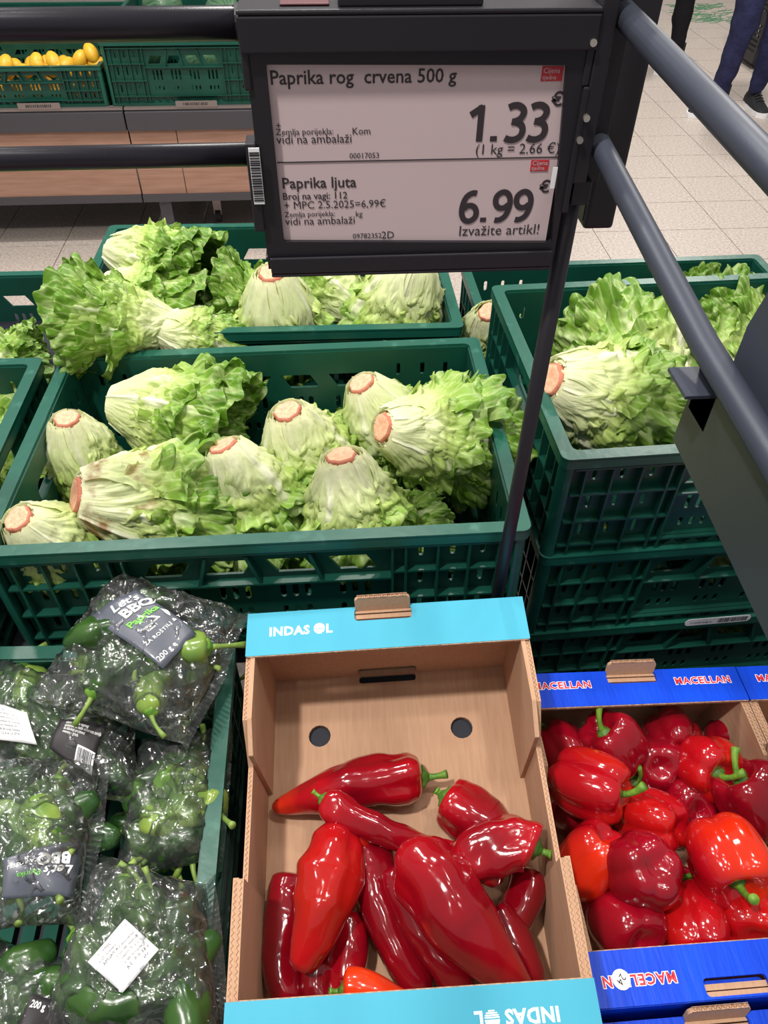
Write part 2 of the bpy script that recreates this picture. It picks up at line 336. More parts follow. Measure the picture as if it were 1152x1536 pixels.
# ------------------------------------------------------------------ crates
_cr = {}
def wall_parts(L, H, long):
    """one crate wall in its own plane: x along, y up, z outward"""
    holes = []; ribs = MB(); s = H/.175
    if long:
        cz = .13
        cols = [.034, .068, .104]; cols += [L-c for c in cols]
        for c in cols:
            for a, b in ((.128, .148), (.082, .106), (.034, .056)): holes.append(rrect(c-.0032, c+.0032, a*s, b*s, .003))
        n = 4; wd = (L-2*.145)/n
        for k in range(n):
            x0 = .145+k*wd; sl = .013 if k < n/2 else -.013
            holes.append([(x0+.006+max(-sl, 0), .112*s), (x0+wd-.008+min(-sl, 0), .112*s), (x0+wd-.008+min(-sl, 0)+sl, .134*s), (x0+.006+max(-sl, 0)+sl, .134*s)])
            for q in (-1, 0, 1):
                xc = x0+wd/2+q*.0145
                holes.append(rrect(xc-.0036, xc+.0036, .068*s, .096*s, .0033)); holes.append(rrect(xc-.0032, xc+.0032, .038*s, .052*s, .003))
            if k: ribs.add(*plate([(x0-.003, .104*s), (x0+.001, .104*s), (x0+.001+sl, .15*s), (x0-.003+sl, .15*s)], [], .011), M=Matrix.Translation((0, 0, .0055)))
        for x in (.018, .051, .086, .122, .137):
            for xx in (x, L-x): ribs.box(xx-.0014, xx+.0014, .012, .158*s, 0, .012)
        for y in (.068*s, .114*s):
            ribs.box(.004, .137, y-.0014, y+.0014, 0, .0115); ribs.box(L-.137, L-.004, y-.0014, y+.0014, 0, .0115)
        ribs.box(.137, L-.137, .104*s-.0014, .104*s+.0014, 0, .0115); ribs.box(.137, L-.137, .028*s-.001, .028*s+.001, 0, .006)
        for k in range(10):                            # little zig-zag under the base band
            x = .16+k*(L-.32)/9; ribs.add(*plate([(x-.012, .008), (x+.012, .008), (x, .02)], [], .006), M=Matrix.Translation((0, 0, .003)))
    else:
        holes.append(rrect(L/2-.05, L/2+.05, .112*s, .14*s, .012))
        for c in (.03, .058, .086, L-.03, L-.058, L-.086):
            for a, b in ((.118, .142), (.076, .104), (.034, .056)): holes.append(rrect(c-.0036, c+.0036, a*s, b*s, .0033))
        for k in range(5):
            for q in (-1, 1):
                xc = .125+k*(L-.25)/4+q*.0075; holes.append(rrect(xc-.003, xc+.003, .062*s, .088*s, .0028)); holes.append(rrect(xc-.003, xc+.003, .036*s, .05*s, .0028))
        for x in (.016, .044, .072, .104):
            for xx in (x, L-x): ribs.box(xx-.0014, xx+.0014, .012, .158*s, 0, .0115)
        for y in (.066*s, .108*s): ribs.box(.004, L-.004, y-.0014, y+.0014, 0, .011)
    ribs.box(.004, L-.004, .156*s-.0014, .156*s+.0014, 0, .013); ribs.box(.0, L, .0, .008, 0, .014); ribs.box(.004, L-.004, .024*s, .024*s+.003, 0, .011)
    v, f = plate([(0, 0), (L, 0), (L, H-.004), (0, H-.004)], holes, .0032)
    ribs.add(v, f, M=Matrix.Translation((0, 0, -.0016))); return ribs
def crate_proto(W, D, H):
    key = (W, D, H)
    if key in _cr: return _cr[key]
    e = .015; a, b = W/2-e, D/2-e; P = {}
    mb = wall_parts(2*a, H, W >= .5); P['front'] = mb.mesh('side_wall', M_CR)
    mb = wall_parts(2*b, H, D >= .5); P['end'] = mb.mesh('end_wall', M_CR)
    # base grid with slots
    holes = []
    nx, ny = int(W/.055), int(D/.075)
    for i in range(nx):
        for j in range(ny):
            x = -a+.02+(i+.5)*(2*a-.04)/nx; y = -b+.02+(j+.5)*(2*b-.04)/ny
            for q in (-1, 1): holes.append(rrect(x+q*.012-.0045, x+q*.012+.0045, y-.025, y+.025, .004, 2))
    mb = MB(); v, f = plate([(-a, -b), (a, -b), (a, b), (-a, b)], holes, .004); mb.add(v, f, M=Matrix.Translation((0, 0, .006)))
    P['base'] = mb.mesh('base_panel', M_CRB)
    # rim: flat ring with a lip turned down, and hanging notches
    mb = MB(); v, f = plate(rrect(-W/2, W/2, -D/2, D/2, .010, 4), [rrect(-a+.001, a-.001, -b+.001, b-.001, .008, 3)], .004); mb.add(v, f, M=Matrix.Translation((0, 0, H-.002)))
    v, f = plate(rrect(-W/2, W/2, -D/2, D/2, .010, 4), [rrect(-W/2+.0025, W/2-.0025, -D/2+.0025, D/2-.0025, .0075, 4)], .013); mb.add(v, f, M=Matrix.Translation((0, 0, H-.0085)))
    # corner posts
    for sx in (-1, 1):
        for sy in (-1, 1):
            cx, cy = sx*(W/2-.016), sy*(D/2-.016); q = []
            for k in range(7):
                an = (0 if sx > 0 else PI)+(sx*sy*PI/2*k/6 if True else 0); q.append((cx+.0145*math.cos(an), cy+.0145*math.sin(an)))
            q.append((sx*(a-.001), sy*(b-.001)))
            mb.add(*plate(q, [], H-.012), M=Matrix.Translation((0, 0, (H-.012)/2+.001)))
    P['rim'] = mb.mesh('rim', M_CRL)
    _cr[key] = P; return P
def crate(M, W=.6, D=.4, H=.175, label='', group=None, cat='crate'):
    """M = pose of the top outer back-left corner (x right, y back)"""
    P = crate_proto(W, D, H); e = .015; a, b = W/2-e, D/2-e
    r = empty('plastic_crate', label, cat, M @ Matrix.Translation((W/2, -D/2, -H)), group)
    R90 = Matrix.Rotation(PI/2, 4, 'X')
    link('side_wall', P['front'], r, Matrix.Translation((-a, -b, 0)) @ R90)
    link('side_wall', P['front'], r, Matrix.Rotation(PI, 4, 'Z') @ Matrix.Translation((-a, -b, 0)) @ R90)
    link('end_wall', P['end'], r, Matrix.Rotation(PI/2, 4, 'Z') @ Matrix.Translation((-b, -a, 0)) @ R90)
    link('end_wall', P['end'], r, Matrix.Rotation(-PI/2, 4, 'Z') @ Matrix.Translation((-b, -a, 0)) @ R90)
    link('base_panel', P['base'], r); bevel(link('rim', P['rim'], r), .0009, 1)
    return r
GR = 'green plastic crates of lettuce'
MA = pose(.0008, .3973, -.0031, -.016, -.02, -.017)
cA = crate(MA, label='large green crate of lettuce just behind the cyan cardboard tray, its roots showing')
ME = pose(-.012, .829, -.006, -.003, -.03, .01)
cE = crate(ME, label='green crate of lettuce behind the front one, directly under the price display')
MC = pose(.627, .4605, .0494, .0321)
cC_ = crate(MC, label='top crate of the right-hand stack, filled with lettuce beside the thin pole')
MC2 = pose(.628, .4605, -.1165, .0321); cC2 = crate(MC2, label='second crate down in the right-hand stack, under the top lettuce crate')
MC3 = pose(.629, .4605, -.2825, .0321); cC3 = crate(MC3, label='lowest crate of the right-hand stack, just behind the blue pepper tray')
MD = pose(.642, .797, -.087, .017); cD_ = crate(MD, label='green crate behind the right-hand stack, its back rim against the tiled floor')
MF = pose(-.625, .395, -.003, -.01); cF = crate(MF, label='green crate cut off by the left edge, beside the large front lettuce crate')
MG = pose(-.62, .83, -.09, -.01); cG = crate(MG, label='green crate cut off at far left, lower than the crate behind the front one')
MK = pose(-.139, -.03, -.108, -.03, .12, .03); cK = crate(MK, .4, .6, .175, label='green crate holding the plastic bags of small green peppers')
# stickers
def sticker(parent, M, w, h, name='barcode_sticker', seed=1, rounded=True):
    o = MB().add(*plate(rrect(0, w, 0, h, min(w, h)*.45 if rounded else .0005, 4), [], .0006)).build(name, M_PAPER, parent, M)
    mb = MB(); r = random.Random(seed); x = w*.5
    while x < w*.93:
        b = r.uniform(.0006, .0018); mb.box(x, x+b, h*.18, h*.82, .0003, .0005); x += b+r.uniform(.0006, .0015)
    mb.build('barcode', M_BLACKINK, o); return o
sM = MC2 @ Matrix.Translation((.2, -.4, -.170)) @ Matrix.Rotation(PI/2, 4, 'X')
st1 = sticker(cC2, Matrix.Translation((-.06, -.2005, .001)) @ Matrix.Rotation(PI/2, 4, 'X'), .1, .015)
lettering([('o mehrweg o', .008, .0048, .006, {})], M_BLACKINK, st1, Matrix.Translation((0, 0, .0005)))

# ------------------------------------------------------------------ lettuce
def sstep(a, b, x):
    t = max(0, min(1, (x-a)/(b-a))); return t*t*(3-2*t)
def leaf(seed, phi0, L, W0, lay, amp=.007, flare=.02, NS=32, NT=160, Rm=.055):
    r = random.Random(seed); mb = MB(); mb.smooth = True; mb.uv = []
    p = [r.uniform(0, 6.28) for _ in range(6)]; k1 = r.uniform(17, 23); k2 = r.uniform(34, 43); k3 = r.uniform(5, 8)
    for i in range(NS+1):
        s = 1-(1-i/NS)**1.45
        for j in range(NT+1):
            th = 2*j/NT-1
            Wd = W0*(.6+.4*sstep(0, .6, s))
            ph = phi0+th*Wd+.1*math.sin(3*s+p[0])*s
            a = L*s*(1-.22*th*th*s)
            ds = (s-.3)/.7
            rho = (abs(th)**4+max(ds, 0)**4)**.25
            psi = math.atan2(th, max(ds, -.2)+.25)
            e = sstep(.76, 1.0, rho)*sstep(.22, .6, s)
            q = min(a/.17, 1.12)
            R = .0165+(Rm-.0165)*math.sin(min(q/.5, 1)*PI/2)**1.0 - .012*sstep(.75, 1.1, q) + lay + flare*sstep(.5, 1, s)*(a/.17)
            wrp = 3.5*noise.noise(Vector((psi*2.5, seed*1.7, lay*90)))
            w1 = math.sin(k1*psi+p[2]+wrp)+.55*math.sin(k2*psi+p[3]-wrp*1.5)
            w2 = math.cos(k1*psi+p[4]+wrp)+.5*math.cos(k2*psi+p[5])
            nz = noise.noise(Vector((th*3.2+seed*3.1, s*6, lay*100))); n2 = noise.noise(Vector((th*9+seed*1.1, s*14, lay*50)))
            R += e*amp*1.0*w1*(.75+.5*nz) + e*amp*.5 + (.007*nz+.0045*n2+.0018*noise.noise(Vector((th*22+seed*1.3, s*30, lay*70))))*min(1, s*2) + .0026*math.exp(-(th/.05)**2)*(1-s)
            R += 0.0008*abs(math.sin(th*8+p[5]+s*1.5))*sstep(.03, .3, s)*(1-e)
            a += e*amp*.45*w2 - .012*(1-math.cos(min(1, s)*1.2))*L/.17
            ph += e*amp*w2*3.5
            R = max(R, .008)
            mb.v.append((R*math.cos(ph), R*math.sin(ph), a)); mb.uv.append((th*.5+.5, (.5*s+.5*s*max(rho, .5))*min(1, .45+.55*L/.17) if True else s))
    for i in range(NS):
        for j in range(NT):
            k = i*(NT+1)+j; mb.f.append((k, k+1, k+NT+2, k+NT+1))
    return mb
def head_proto(seed, n=13, wide=1., bruised=False, amp=.007):
    """parts of one lettuce: cut root at the origin, leaves running along +z"""
    r = random.Random(seed); parts = []
    mb = MB(); mb.smooth = True; N = 28
    prof = [(0, -.002), (.011, -.0022), (.0155, -.003), (.0178, 0), (.0174, .006), (.015, .02)]
    for ri, (R, z) in enumerate(prof):
        for k in range(N):
            q = R*(1+.05*math.sin(k*1.7+seed)+.04*math.sin(3*2*PI*k/N)); mb.v.append((q*math.cos(2*PI*k/N), q*math.sin(2*PI*k/N), z))
    for i in range(len(prof)-1):
        for k in range(N): mb.f.append((i*N+k, i*N+(k+1) % N, (i+1)*N+(k+1) % N, (i+1)*N+k))
    me = mb.mesh('root', M_ROOTE); me.materials.append(M_ROOT)
    for p in me.polygons:
        if p.index < 2*N: p.material_index = 1
    parts.append(('root', me))
    core = MB(); core.smooth = True; core.uv = []
    for i in range(14):
        t = i/13; R = (.012+.032*math.sin(min(t/.5, 1)*PI/2))*(1-sstep(.75, 1, t)*.9)
        for k in range(24): core.v.append((R*math.cos(2*PI*k/24), R*math.sin(2*PI*k/24), .13*t)); core.uv.append((k/24, t*.8))
    for i in range(13):
        for k in range(24): core.f.append((i*24+k, i*24+(k+1) % 24, (i+1)*24+(k+1) % 24, (i+1)*24+k))
    parts.append(('heart', core.mesh('heart', M_LEAF)))
    for k in range(n):
        lay = .0008*k; ph = k*2.399+r.uniform(-.25, .25)
        L = r.uniform(.155, .185) if k < n*.45 else r.uniform(.085, .17)
        mt = M_LEAFB if (bruised and k >= n-5) else M_LEAF
        parts.append(('leaf', leaf(seed*31+k, ph, L, r.uniform(.85, 1.25)*(1.25 if L < .12 else 1), lay, amp*(1.1-.35*r.random()), (.008+.02*r.random())*wide, Rm=.047).mesh('leaf', mt)))
    return parts
HEADS = [head_proto(3), head_proto(7, amp=.0075), head_proto(11, wide=1.5, amp=.008), head_proto(19, wide=.4, n=11, amp=.0045), head_proto(23, bruised=True, wide=1.0)]
LG = 'heads of green leaf lettuce'
def lettuce(hi, root, tip, label, sc=1., twist=0., squash=None):
    root = Vector(root); tip = Vector(tip); d = (tip-root).normalized()
    q = d.to_track_quat('Z', 'Y').to_matrix().to_4x4()
    sc *= 1.07
    S = Matrix.Diagonal((sc, sc, sc, 1)) if not squash else Matrix.Diagonal((sc*squash, sc*squash, sc, 1))
    r = empty('lettuce_head', label, 'lettuce', Matrix.Translation(root) @ q @ Matrix.Rotation(twist, 4, 'Z') @ S, LG)
    for nm, me in HEADS[hi]: link(nm, me, r)
    return r
# front crate
lettuce(3, at(100, 628, .005), at(138, 730, -.12), 'pale lettuce hanging root-up in the back left corner of the front crate', .85, .4)
lettuce(0, at(170, 605, -.03), at(360, 640, -.05), 'lettuce lying sideways near the back left of the front crate, frills to the right', 1.05, 1.1)
lettuce(4, at(115, 744, .008), at(345, 765, -.075), 'lettuce with brown bruised leaves near the left front of the front crate', 1.12, 2.2)
lettuce(3, at(27, 778, .015), at(130, 850, -.1), 'pale rounded lettuce in the near left corner of the front crate', .85, .2)
lettuce(0, at(334, 669, .022), at(410, 810, -.11), 'lettuce with upright root at the middle front, right of the bruised one', .92, 4.0)
lettuce(1, at(431, 617, .02), at(480, 730, -.12), 'lettuce with upright root at the centre of the front crate, ruffles behind it', .95, .7)
lettuce(3, at(542, 575, .02), at(610, 690, -.12), 'lettuce whose root stands furthest back in the front crate', .95, 3.1)
lettuce(2, at(574, 641, .02), at(720, 665, -.05), 'big frilly lettuce fanned out at the right side of the front crate', .98, 1.9)
lettuce(1, at(512, 684, .03), at(545, 830, -.11), 'lettuce with the largest cut root, at the middle of the front rim', .95, 5.2)
# lower layer, glimpsed between the heads and through the front windows
for k, (x, y, tw) in enumerate(((.14, .1, .5), (.33, .1, 1.5), (.48, .1, 2.5), (.2, .29, 3), (.42, .3, 4))):
    lettuce(k % 3, (x-.09, y+.01, -.115), (x+.1, y+.02, -.115), ('bottom-layer lettuce behind the left front windows of the front crate', 'bottom-layer lettuce behind the middle front windows of the front crate', 'bottom-layer lettuce behind the right front windows of the front crate', 'bottom-layer lettuce in the back left half of the front crate, under the sideways one', 'bottom-layer lettuce in the back right half of the front crate, under the fanned one')[k], .82, tw, .78)
# crate under the display
lettuce(0, at(168, 375, .03), at(330, 430, 0), 'lettuce at the back left of the crate under the display, pinkish root leftmost', 1.0, 2.0)
lettuce(2, at(158, 428, .02), at(300, 480, -.02), 'pale lettuce second from the back at the left of the crate under the display', .85, 1.1)
lettuce(2, at(262, 492, .0), at(100, 480, .03), 'frilly lettuce spilling over the left rim of the crate under the display', .95, .2)
lettuce(3, at(232, 490, .015), at(330, 520, -.04), 'small pale root against the front rim of the crate under the display', .8, .6)
lettuce(0, at(408, 410, .06), at(425, 520, -.08), 'lettuce standing root-up just below the left half of the price display', 1.08, 4.4)
lettuce(1, at(625, 390, .06), at(585, 500, -.08), 'lettuce in the right corner of the crate under the price display', 1.15, 3.3)
lettuce(1, at(540, 470, -.06), at(480, 420, -.03), 'frilly lettuce low between the two upright ones under the display', .9, 2)
lettuce(2, at(440, 480, -.07), at(330, 450, -.03), 'dark frilly lettuce low in the middle of the crate under the display', .9, 5)
# right stack
lettuce(1, at(826, 570, .06), at(990, 625, -.03), 'long lettuce with reddish root over the left rim of the right-hand stack', 1.12, 2.6)
lettuce(1, at(1010, 610, -.04), at(890, 480, -.01), 'large lettuce at the back of the right-hand stack, frilly end to upper left', 1.2, .9)
lettuce(1, at(1160, 580, -.08), at(1040, 510, -.06), 'lettuce behind the slanted rail in the right-hand stack, only frills showing', 1.05, 3)
lettuce(0, at(1180, 560, -.07), at(1085, 480, -.03), 'lettuce at the far right of the top stack crate beside the sheet panel', 1.0, 1)
for M_, nm in ((MC2, 'second'), (MC3, 'lowest')):
    for k, x in enumerate((.14, .34)):
        p = M_ @ Vector((x-.09, -.3, -.1)); q = M_ @ Vector((x+.1, -.31, -.1)); lettuce(k, p, q, '%s lettuce inside the %s crate of the right-hand stack, seen through its windows' % (('left', 'right')[k], nm), .9, 1.5+k, .8)
    
lettuce(0, MD @ Vector((.44, -.15, -.1)), MD @ Vector((.40, -.1, .02)), 'lettuce whose frill pokes up in the crate behind the right-hand stack', .8, 1)
lettuce(3, at(733, 468, -.01)+Vector((0, 0, -.0)), at(745, 540, -.15), 'pale lettuce root in the gap left of the right-hand stack', .85, 1)
lettuce(0, at(-110, 690, -.11), at(0, 660, -.12), 'lettuce in the crate at the left edge, only its side in view', 1.0, 1)
lettuce(1, at(-40, 560, -.17), at(60, 530, -.15), 'frilly lettuce in the far left low crate', .8, 2)

# ------------------------------------------------------------------ peppers
def interp(prof, t):
    for (a, ra), (b, rb) in zip(prof, prof[1:]):
        if t <= b: 
            k = (t-a)/(b-a); k = k*k*(3-2*k) if False else k
            return ra+(rb-ra)*k
    return prof[-1][1]
def catmull(P, t):
    n = len(P)-1; i = min(int(t*n), n-1); u = t*n-i
    p0 = P[max(i-1, 0)]; p1 = P[i]; p2 = P[i+1]; p3 = P[min(i+2, n)]
    return .5*((2*p1)+(p2-p0)*u+(2*p0-5*p1+4*p2-p3)*u*u+(3*p1-p0-3*p2+p3)*u**3)
LONG = [(0, .25), (.02, .5), (.06, .8), (.14, 1), (.3, .97), (.5, .88), (.7, .7), (.85, .48), (.95, .27), (.985, .15), (1, .0)]
BLUNT = [(0, .3), (.02, .6), (.06, .88), (.15, 1), (.5, .98), (.75, .9), (.9, .68), (.97, .38), (.99, .2), (1, 0)]
SPIN = [(0, .35), (.04, .55), (.18, .82), (.38, 1), (.58, .92), (.78, .66), (.92, .45), (.975, .28), (1, 0)]
SHORT = [(0, .15), (.03, .55), (.1, .88), (.25, 1), (.55, .97), (.8, .78), (.93, .5), (.98, .28), (1, 0)]
def pepper_skin(P, r, prof, seed, lobes=3, lamp=.1, wr=.12, NR=44, NK=30):
    P = [Vector(p) for p in P]; mb = MB(); mb.smooth = True; mb.uv = []; N = None; rd = random.Random(seed); ph = rd.uniform(0, 6)
    for i in range(NR+1):
        t = i/NR; t2 = .5-.5*math.cos(PI*t) if True else t
        t2 = .35*t2+.65*t; p = catmull(P, t2); tn = (catmull(P, min(t2+.01, 1))-catmull(P, max(t2-.01, 0))).normalized()
        if N is None: N = tn.orthogonal().normalized()
        N = (N-tn*N.dot(tn)).normalized(); B = tn.cross(N); R = r*interp(prof, t2)
        for k in range(NK):
            a = 2*PI*k/NK; q = 1+lamp*(1-.5*t2)*(abs(math.cos(lobes/2*(a+ph)+.6*t2))*1.6-1)
            d = N*math.cos(a)+B*math.sin(a)
            nz = noise.noise((p+d*R)*(.55/r)+Vector((seed*7.3, 0, 0)))+.5*noise.noise((p+d*R)*(1.3/r)+Vector((0, seed*3.3, 0)))
            mb.v.append(tuple(p+d*R*(q+wr*nz))); mb.uv.append((k/NK, t2))
    for i in range(NR):
        for k in range(NK): mb.f.append((i*NK+k, i*NK+(k+1) % NK, (i+1)*NK+(k+1) % NK, (i+1)*NK+k))
    mb.f.append(tuple(range(NK))[::-1]); mb.f.append(tuple(NR*NK+k for k in range(NK)))
    return mb
def stem_parts(p0, d, r, length, bend=Vector((0, 0, .3)), seed=0):
    """calyx cap + curved stalk at p0, pointing along d"""
    d = d.normalized(); cal = MB(); cal.smooth = True; N = d.orthogonal().normalized(); B = d.cross(N); n = 20
    rr = [(1.0, -.28), (.92, .08), (.55, .3), (.35, .55)]
    for q, h in rr:
        for k in range(n):
            a = 2*PI*k/n; s = q*(1+(.14*math.cos(5*a+seed) if q > .9 else 0)); cal.v.append(tuple(p0+(N*math.cos(a)+B*math.sin(a))*r*s+d*h*r))
    for i in range(3):
        for k in range(n): cal.f.append((i*n+k, i*n+(k+1) % n, (i+1)*n+(k+1) % n, (i+1)*n+k))
    cal.f.append(tuple(3*n+k for k in range(n)))
    s = MB(); s.smooth = True; pts = []; rad = []
    for i in range(8):
        t = i/7; pts.append(p0+d*(r*.3+length*t)+bend*length*t*t); rad.append(r*(.4-.14*math.sin(PI*t)+.02*t))
    s.tube(pts, rad, 10); return cal, s
def long_pepper(name, M, P, r, mt, label, seed, prof=LONG, stem=True, cat='pepper', group='long red peppers in the cyan tray', lobes=3, lamp=.1, slen=.022, bend=None, wr=.12):
    """P: list of (u, v, local height) on pose M"""
    pts = [M @ onp(M, u, v, h) for u, v, h in P]; base = pts[0].copy(); base.z = min(p.z for p in pts)
    o = empty(name, label, cat, Matrix.Translation(base), group); L = [p-base for p in pts]
    pepper_skin(L, r, prof, seed, lobes, lamp, wr).build('flesh', mt, o)
    if stem:
        d = (L[0]-catmull(L, .04)).normalized(); c, s = stem_parts(L[0]+d*r*.02, d, r*.42, slen, bend if bend else Vector((0, 0, .25)), seed)
        c.build('calyx', M_STEMD, o); s.build('stem', M_STEM, o)
    return o
MBx = pose(.2819, -.0497, -.0562, -.0168, .1519, -.0486); BW, BD, BH = .30, .407, .149
Q = lambda h: -BH+h
lp = lambda *a, **k: long_pepper('long_red_pepper', MBx, *a, **k)
lp([(634, 1166, Q(.032)), (570, 1170, Q(.034)), (490, 1190, Q(.03)), (408, 1212, Q(.018))], .0285, P_TIP, 'red pointed pepper with orange tip, furthest back in the cyan tray, stem to the right', 1, lobes=4, lamp=.12, wr=.2)
lp([(484, 1198, Q(.07)), (515, 1218, Q(.068)), (580, 1250, Q(.058)), (640, 1268, Q(.05)), (684, 1268, Q(.045))], .0165, P_RED, 'slim red pepper lying across the middle, stem at its left end', 2, wr=.22, slen=.01)
lp([(516, 1245, Q(.05)), (500, 1300, Q(.07)), (478, 1380, Q(.075)), (450, 1458, Q(.065))], .0315, P_ORR, 'broad orange-red two-lobed pepper at left centre of the cyan tray', 3, prof=SPIN, stem=False, lobes=2, lamp=.16, wr=.22)
lp([(495, 1250, Q(.045)), (520, 1262, Q(.05)), (548, 1268, Q(.04)), (560, 1290, Q(.03))], .0165, P_ORR, 'small rounded red pepper peeking out above the orange-red one', 14, prof=BLUNT, stem=False)
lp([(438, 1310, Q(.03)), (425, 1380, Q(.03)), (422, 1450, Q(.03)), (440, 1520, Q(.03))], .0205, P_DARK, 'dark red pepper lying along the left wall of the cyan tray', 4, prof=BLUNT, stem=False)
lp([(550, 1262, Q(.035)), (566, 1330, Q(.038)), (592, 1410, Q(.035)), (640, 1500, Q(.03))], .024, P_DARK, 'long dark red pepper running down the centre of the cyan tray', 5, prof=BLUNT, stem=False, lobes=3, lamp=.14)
lp([(515, 1370, Q(.024)), (520, 1430, Q(.024)), (505, 1500, Q(.024))], .022, P_RED, 'red pepper under the orange-red one, near the front flap', 6, prof=BLUNT, stem=False)
lp([(618, 1282, Q(.075)), (650, 1320, Q(.09)), (700, 1390, Q(.09)), (745, 1440, Q(.075)), (795, 1490, Q(.05))], .0345, P_RED, 'largest bright red pepper, slanting down to the right of centre', 7, stem=False, lobes=3, lamp=.13, wr=.2)
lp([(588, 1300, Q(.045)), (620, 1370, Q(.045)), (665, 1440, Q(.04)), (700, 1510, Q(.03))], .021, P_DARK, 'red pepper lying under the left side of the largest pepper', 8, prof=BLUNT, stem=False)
lp([(668, 1196, Q(.045)), (700, 1218, Q(.045)), (740, 1250, Q(.04)), (770, 1275, Q(.035))], .0285, P_RED, 'blunt red pepper with tiny stem at right, behind the knobbly one', 9, prof=BLUNT, lobes=3, lamp=.14, slen=.008, wr=.22)
lp([(803, 1272, Q(.085)), (780, 1264, Q(.085)), (740, 1276, Q(.08)), (700, 1292, Q(.07)), (672, 1285, Q(.06))], .0275, P_RED, 'knobbly red pepper with green stem touching the right wall', 10, prof=BLUNT, lobes=4, lamp=.12, wr=.34, slen=.012)
lp([(735, 1270, Q(.065)), (730, 1300, Q(.065)), (722, 1322, Q(.06))], .021, P_RED, 'rounded red pepper end below the knobbly one', 16, prof=BLUNT, stem=False, wr=.25)
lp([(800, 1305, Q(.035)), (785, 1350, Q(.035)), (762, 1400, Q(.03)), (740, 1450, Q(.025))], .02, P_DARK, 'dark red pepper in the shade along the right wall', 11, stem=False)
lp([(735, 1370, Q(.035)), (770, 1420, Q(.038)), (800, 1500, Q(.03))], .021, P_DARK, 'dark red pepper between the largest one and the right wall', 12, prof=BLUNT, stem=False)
lp([(515, 1487, Q(.05)), (545, 1488, Q(.05)), (600, 1510, Q(.045)), (660, 1545, Q(.03))], .02, P_ORG, 'orange pepper with green stem at the front flap of the cyan tray', 13, slen=.01)
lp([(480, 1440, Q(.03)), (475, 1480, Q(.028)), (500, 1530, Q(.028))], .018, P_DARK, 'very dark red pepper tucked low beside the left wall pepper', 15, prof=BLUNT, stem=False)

# bell peppers: shape variants, copied
def bell_proto(seed, R=.04, H=.078, lobes=4):
    rd = random.Random(seed); ph = rd.uniform(0, 6); mb = MB(); mb.smooth = True; mb.uv = []; NR, NK = 40, 56
    la = [rd.uniform(.85, 1.12) for _ in range(lobes)]
    for i in range(NR+1):
        t = i/NR; th = PI*t
        for k in range(NK):
            a = 2*PI*k/NK; x = (a*lobes/(2*PI)+ph) % lobes; li = int(x); fr = x-li; sm = .5-.5*math.cos(2*PI*fr)
            lobe = (sm**.55)
            amp = la[li]
            st_ = math.sin(th)**.72
            rad = R*st_*(1-.17*(1-lobe))*(1+(amp-1)*lobe*.8)*(1.04-.16*t)
            z = H/2*math.cos(th)*(1.0)
            rho = st_
            sh = math.exp(-(rho/.42)**2)
            z -= math.copysign(1, math.cos(th))*H*(.24 if th < PI/2 else .15)*sh
            z += (H*.07*lobe*(1-sh))*(1 if th < PI/2 else -1)*st_**.5*abs(math.cos(th))
            v = Vector((rad*math.cos(a), rad*math.sin(a), z)); nz = noise.noise(v*32+Vector((seed*5, 0, 0)))
            v *= 1+.05*nz; mb.v.append(tuple(v)); mb.uv.append((a/6.283, .5-.5*math.cos(a+ph)*.8+.1*t))
    for i in range(NR):
        for k in range(NK): mb.f.append((i*NK+(k+1) % NK, i*NK+k, (i+1)*NK+k, (i+1)*NK+(k+1) % NK))
    top = H*.26+H*.02
    c, s = stem_parts(Vector((0, 0, top)), Vector((0, 0, 1)), .0115, .03, Vector((.55, .2, -.1)), seed)
    return mb, c, s
bells = []
for s_, R, H, lb in ((1, .041, .08, 4), (2, .04, .074, 3), (3, .038, .085, 4), (4, .042, .07, 5)):
    b_, c_, t_ = bell_proto(s_, R, H, lb); bells.append((b_, c_.mesh('calyx', M_STEMD), t_.mesh('stem', M_STEM)))
_bm = {}
MMx = pose(.5783, -.0746, -.168, .0068, .0397, .0554)
def bell(i, u, v, h, axis, mt, label, sc=1., twist=0, group='red bell peppers in the blue tray'):
    if (i, mt.name) not in _bm: _bm[(i, mt.name)] = bells[i][0].mesh('flesh', mt)
    p = MMx @ onp(MMx, u, v, h); q = Vector(axis).normalized().to_track_quat('Z', 'Y').to_matrix().to_4x4()
    o = empty('bell_pepper', label, 'bell pepper', Matrix.Translation(p) @ q @ Matrix.Rotation(twist, 4, 'Z') @ Matrix.Diagonal((sc, sc, sc, 1)), group)
    link('flesh', _bm[(i, mt.name)], o); link('calyx', bells[i][1], o); link('stem', bells[i][2], o); return o
# axis: direction the stem points (world)
bell(0, 918, 1118, -.045, (-.5, .35, .75), B_CRI, 'crimson bell pepper at the back left with its long stem pointing left', .98, 2.6)
bell(2, 884, 1175, -.025, (.75, -.55, .3), B_ORG, 'orange-red bell pepper lying at the left, stem at its lower right', 1.08, .6)
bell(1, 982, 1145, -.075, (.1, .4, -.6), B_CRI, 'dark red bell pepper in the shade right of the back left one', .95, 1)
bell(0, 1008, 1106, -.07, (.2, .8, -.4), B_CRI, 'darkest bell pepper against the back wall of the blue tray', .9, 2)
bell(3, 1060, 1150, -.05, (.15, -.75, .6), B_RED, 'red bell pepper at back right whose stem faces the viewer', 1.04, 0.5)
bell(0, 1128, 1200, -.04, (-.45, .55, .6), B_CRI, 'crimson bell pepper against the right wall, stem pointing up left', 1.08, 2.8)
bell(2, 848, 1128, -.07, (-.3, .8, 0), B_CRI, 'dark red bell pepper half hidden behind the cyan tray at back left', .9, 0)
bell(1, 1092, 1108, -.085, (.5, .6, -.3), B_CRI, 'small dark bell pepper in the back right corner of the blue tray', .85, 0)
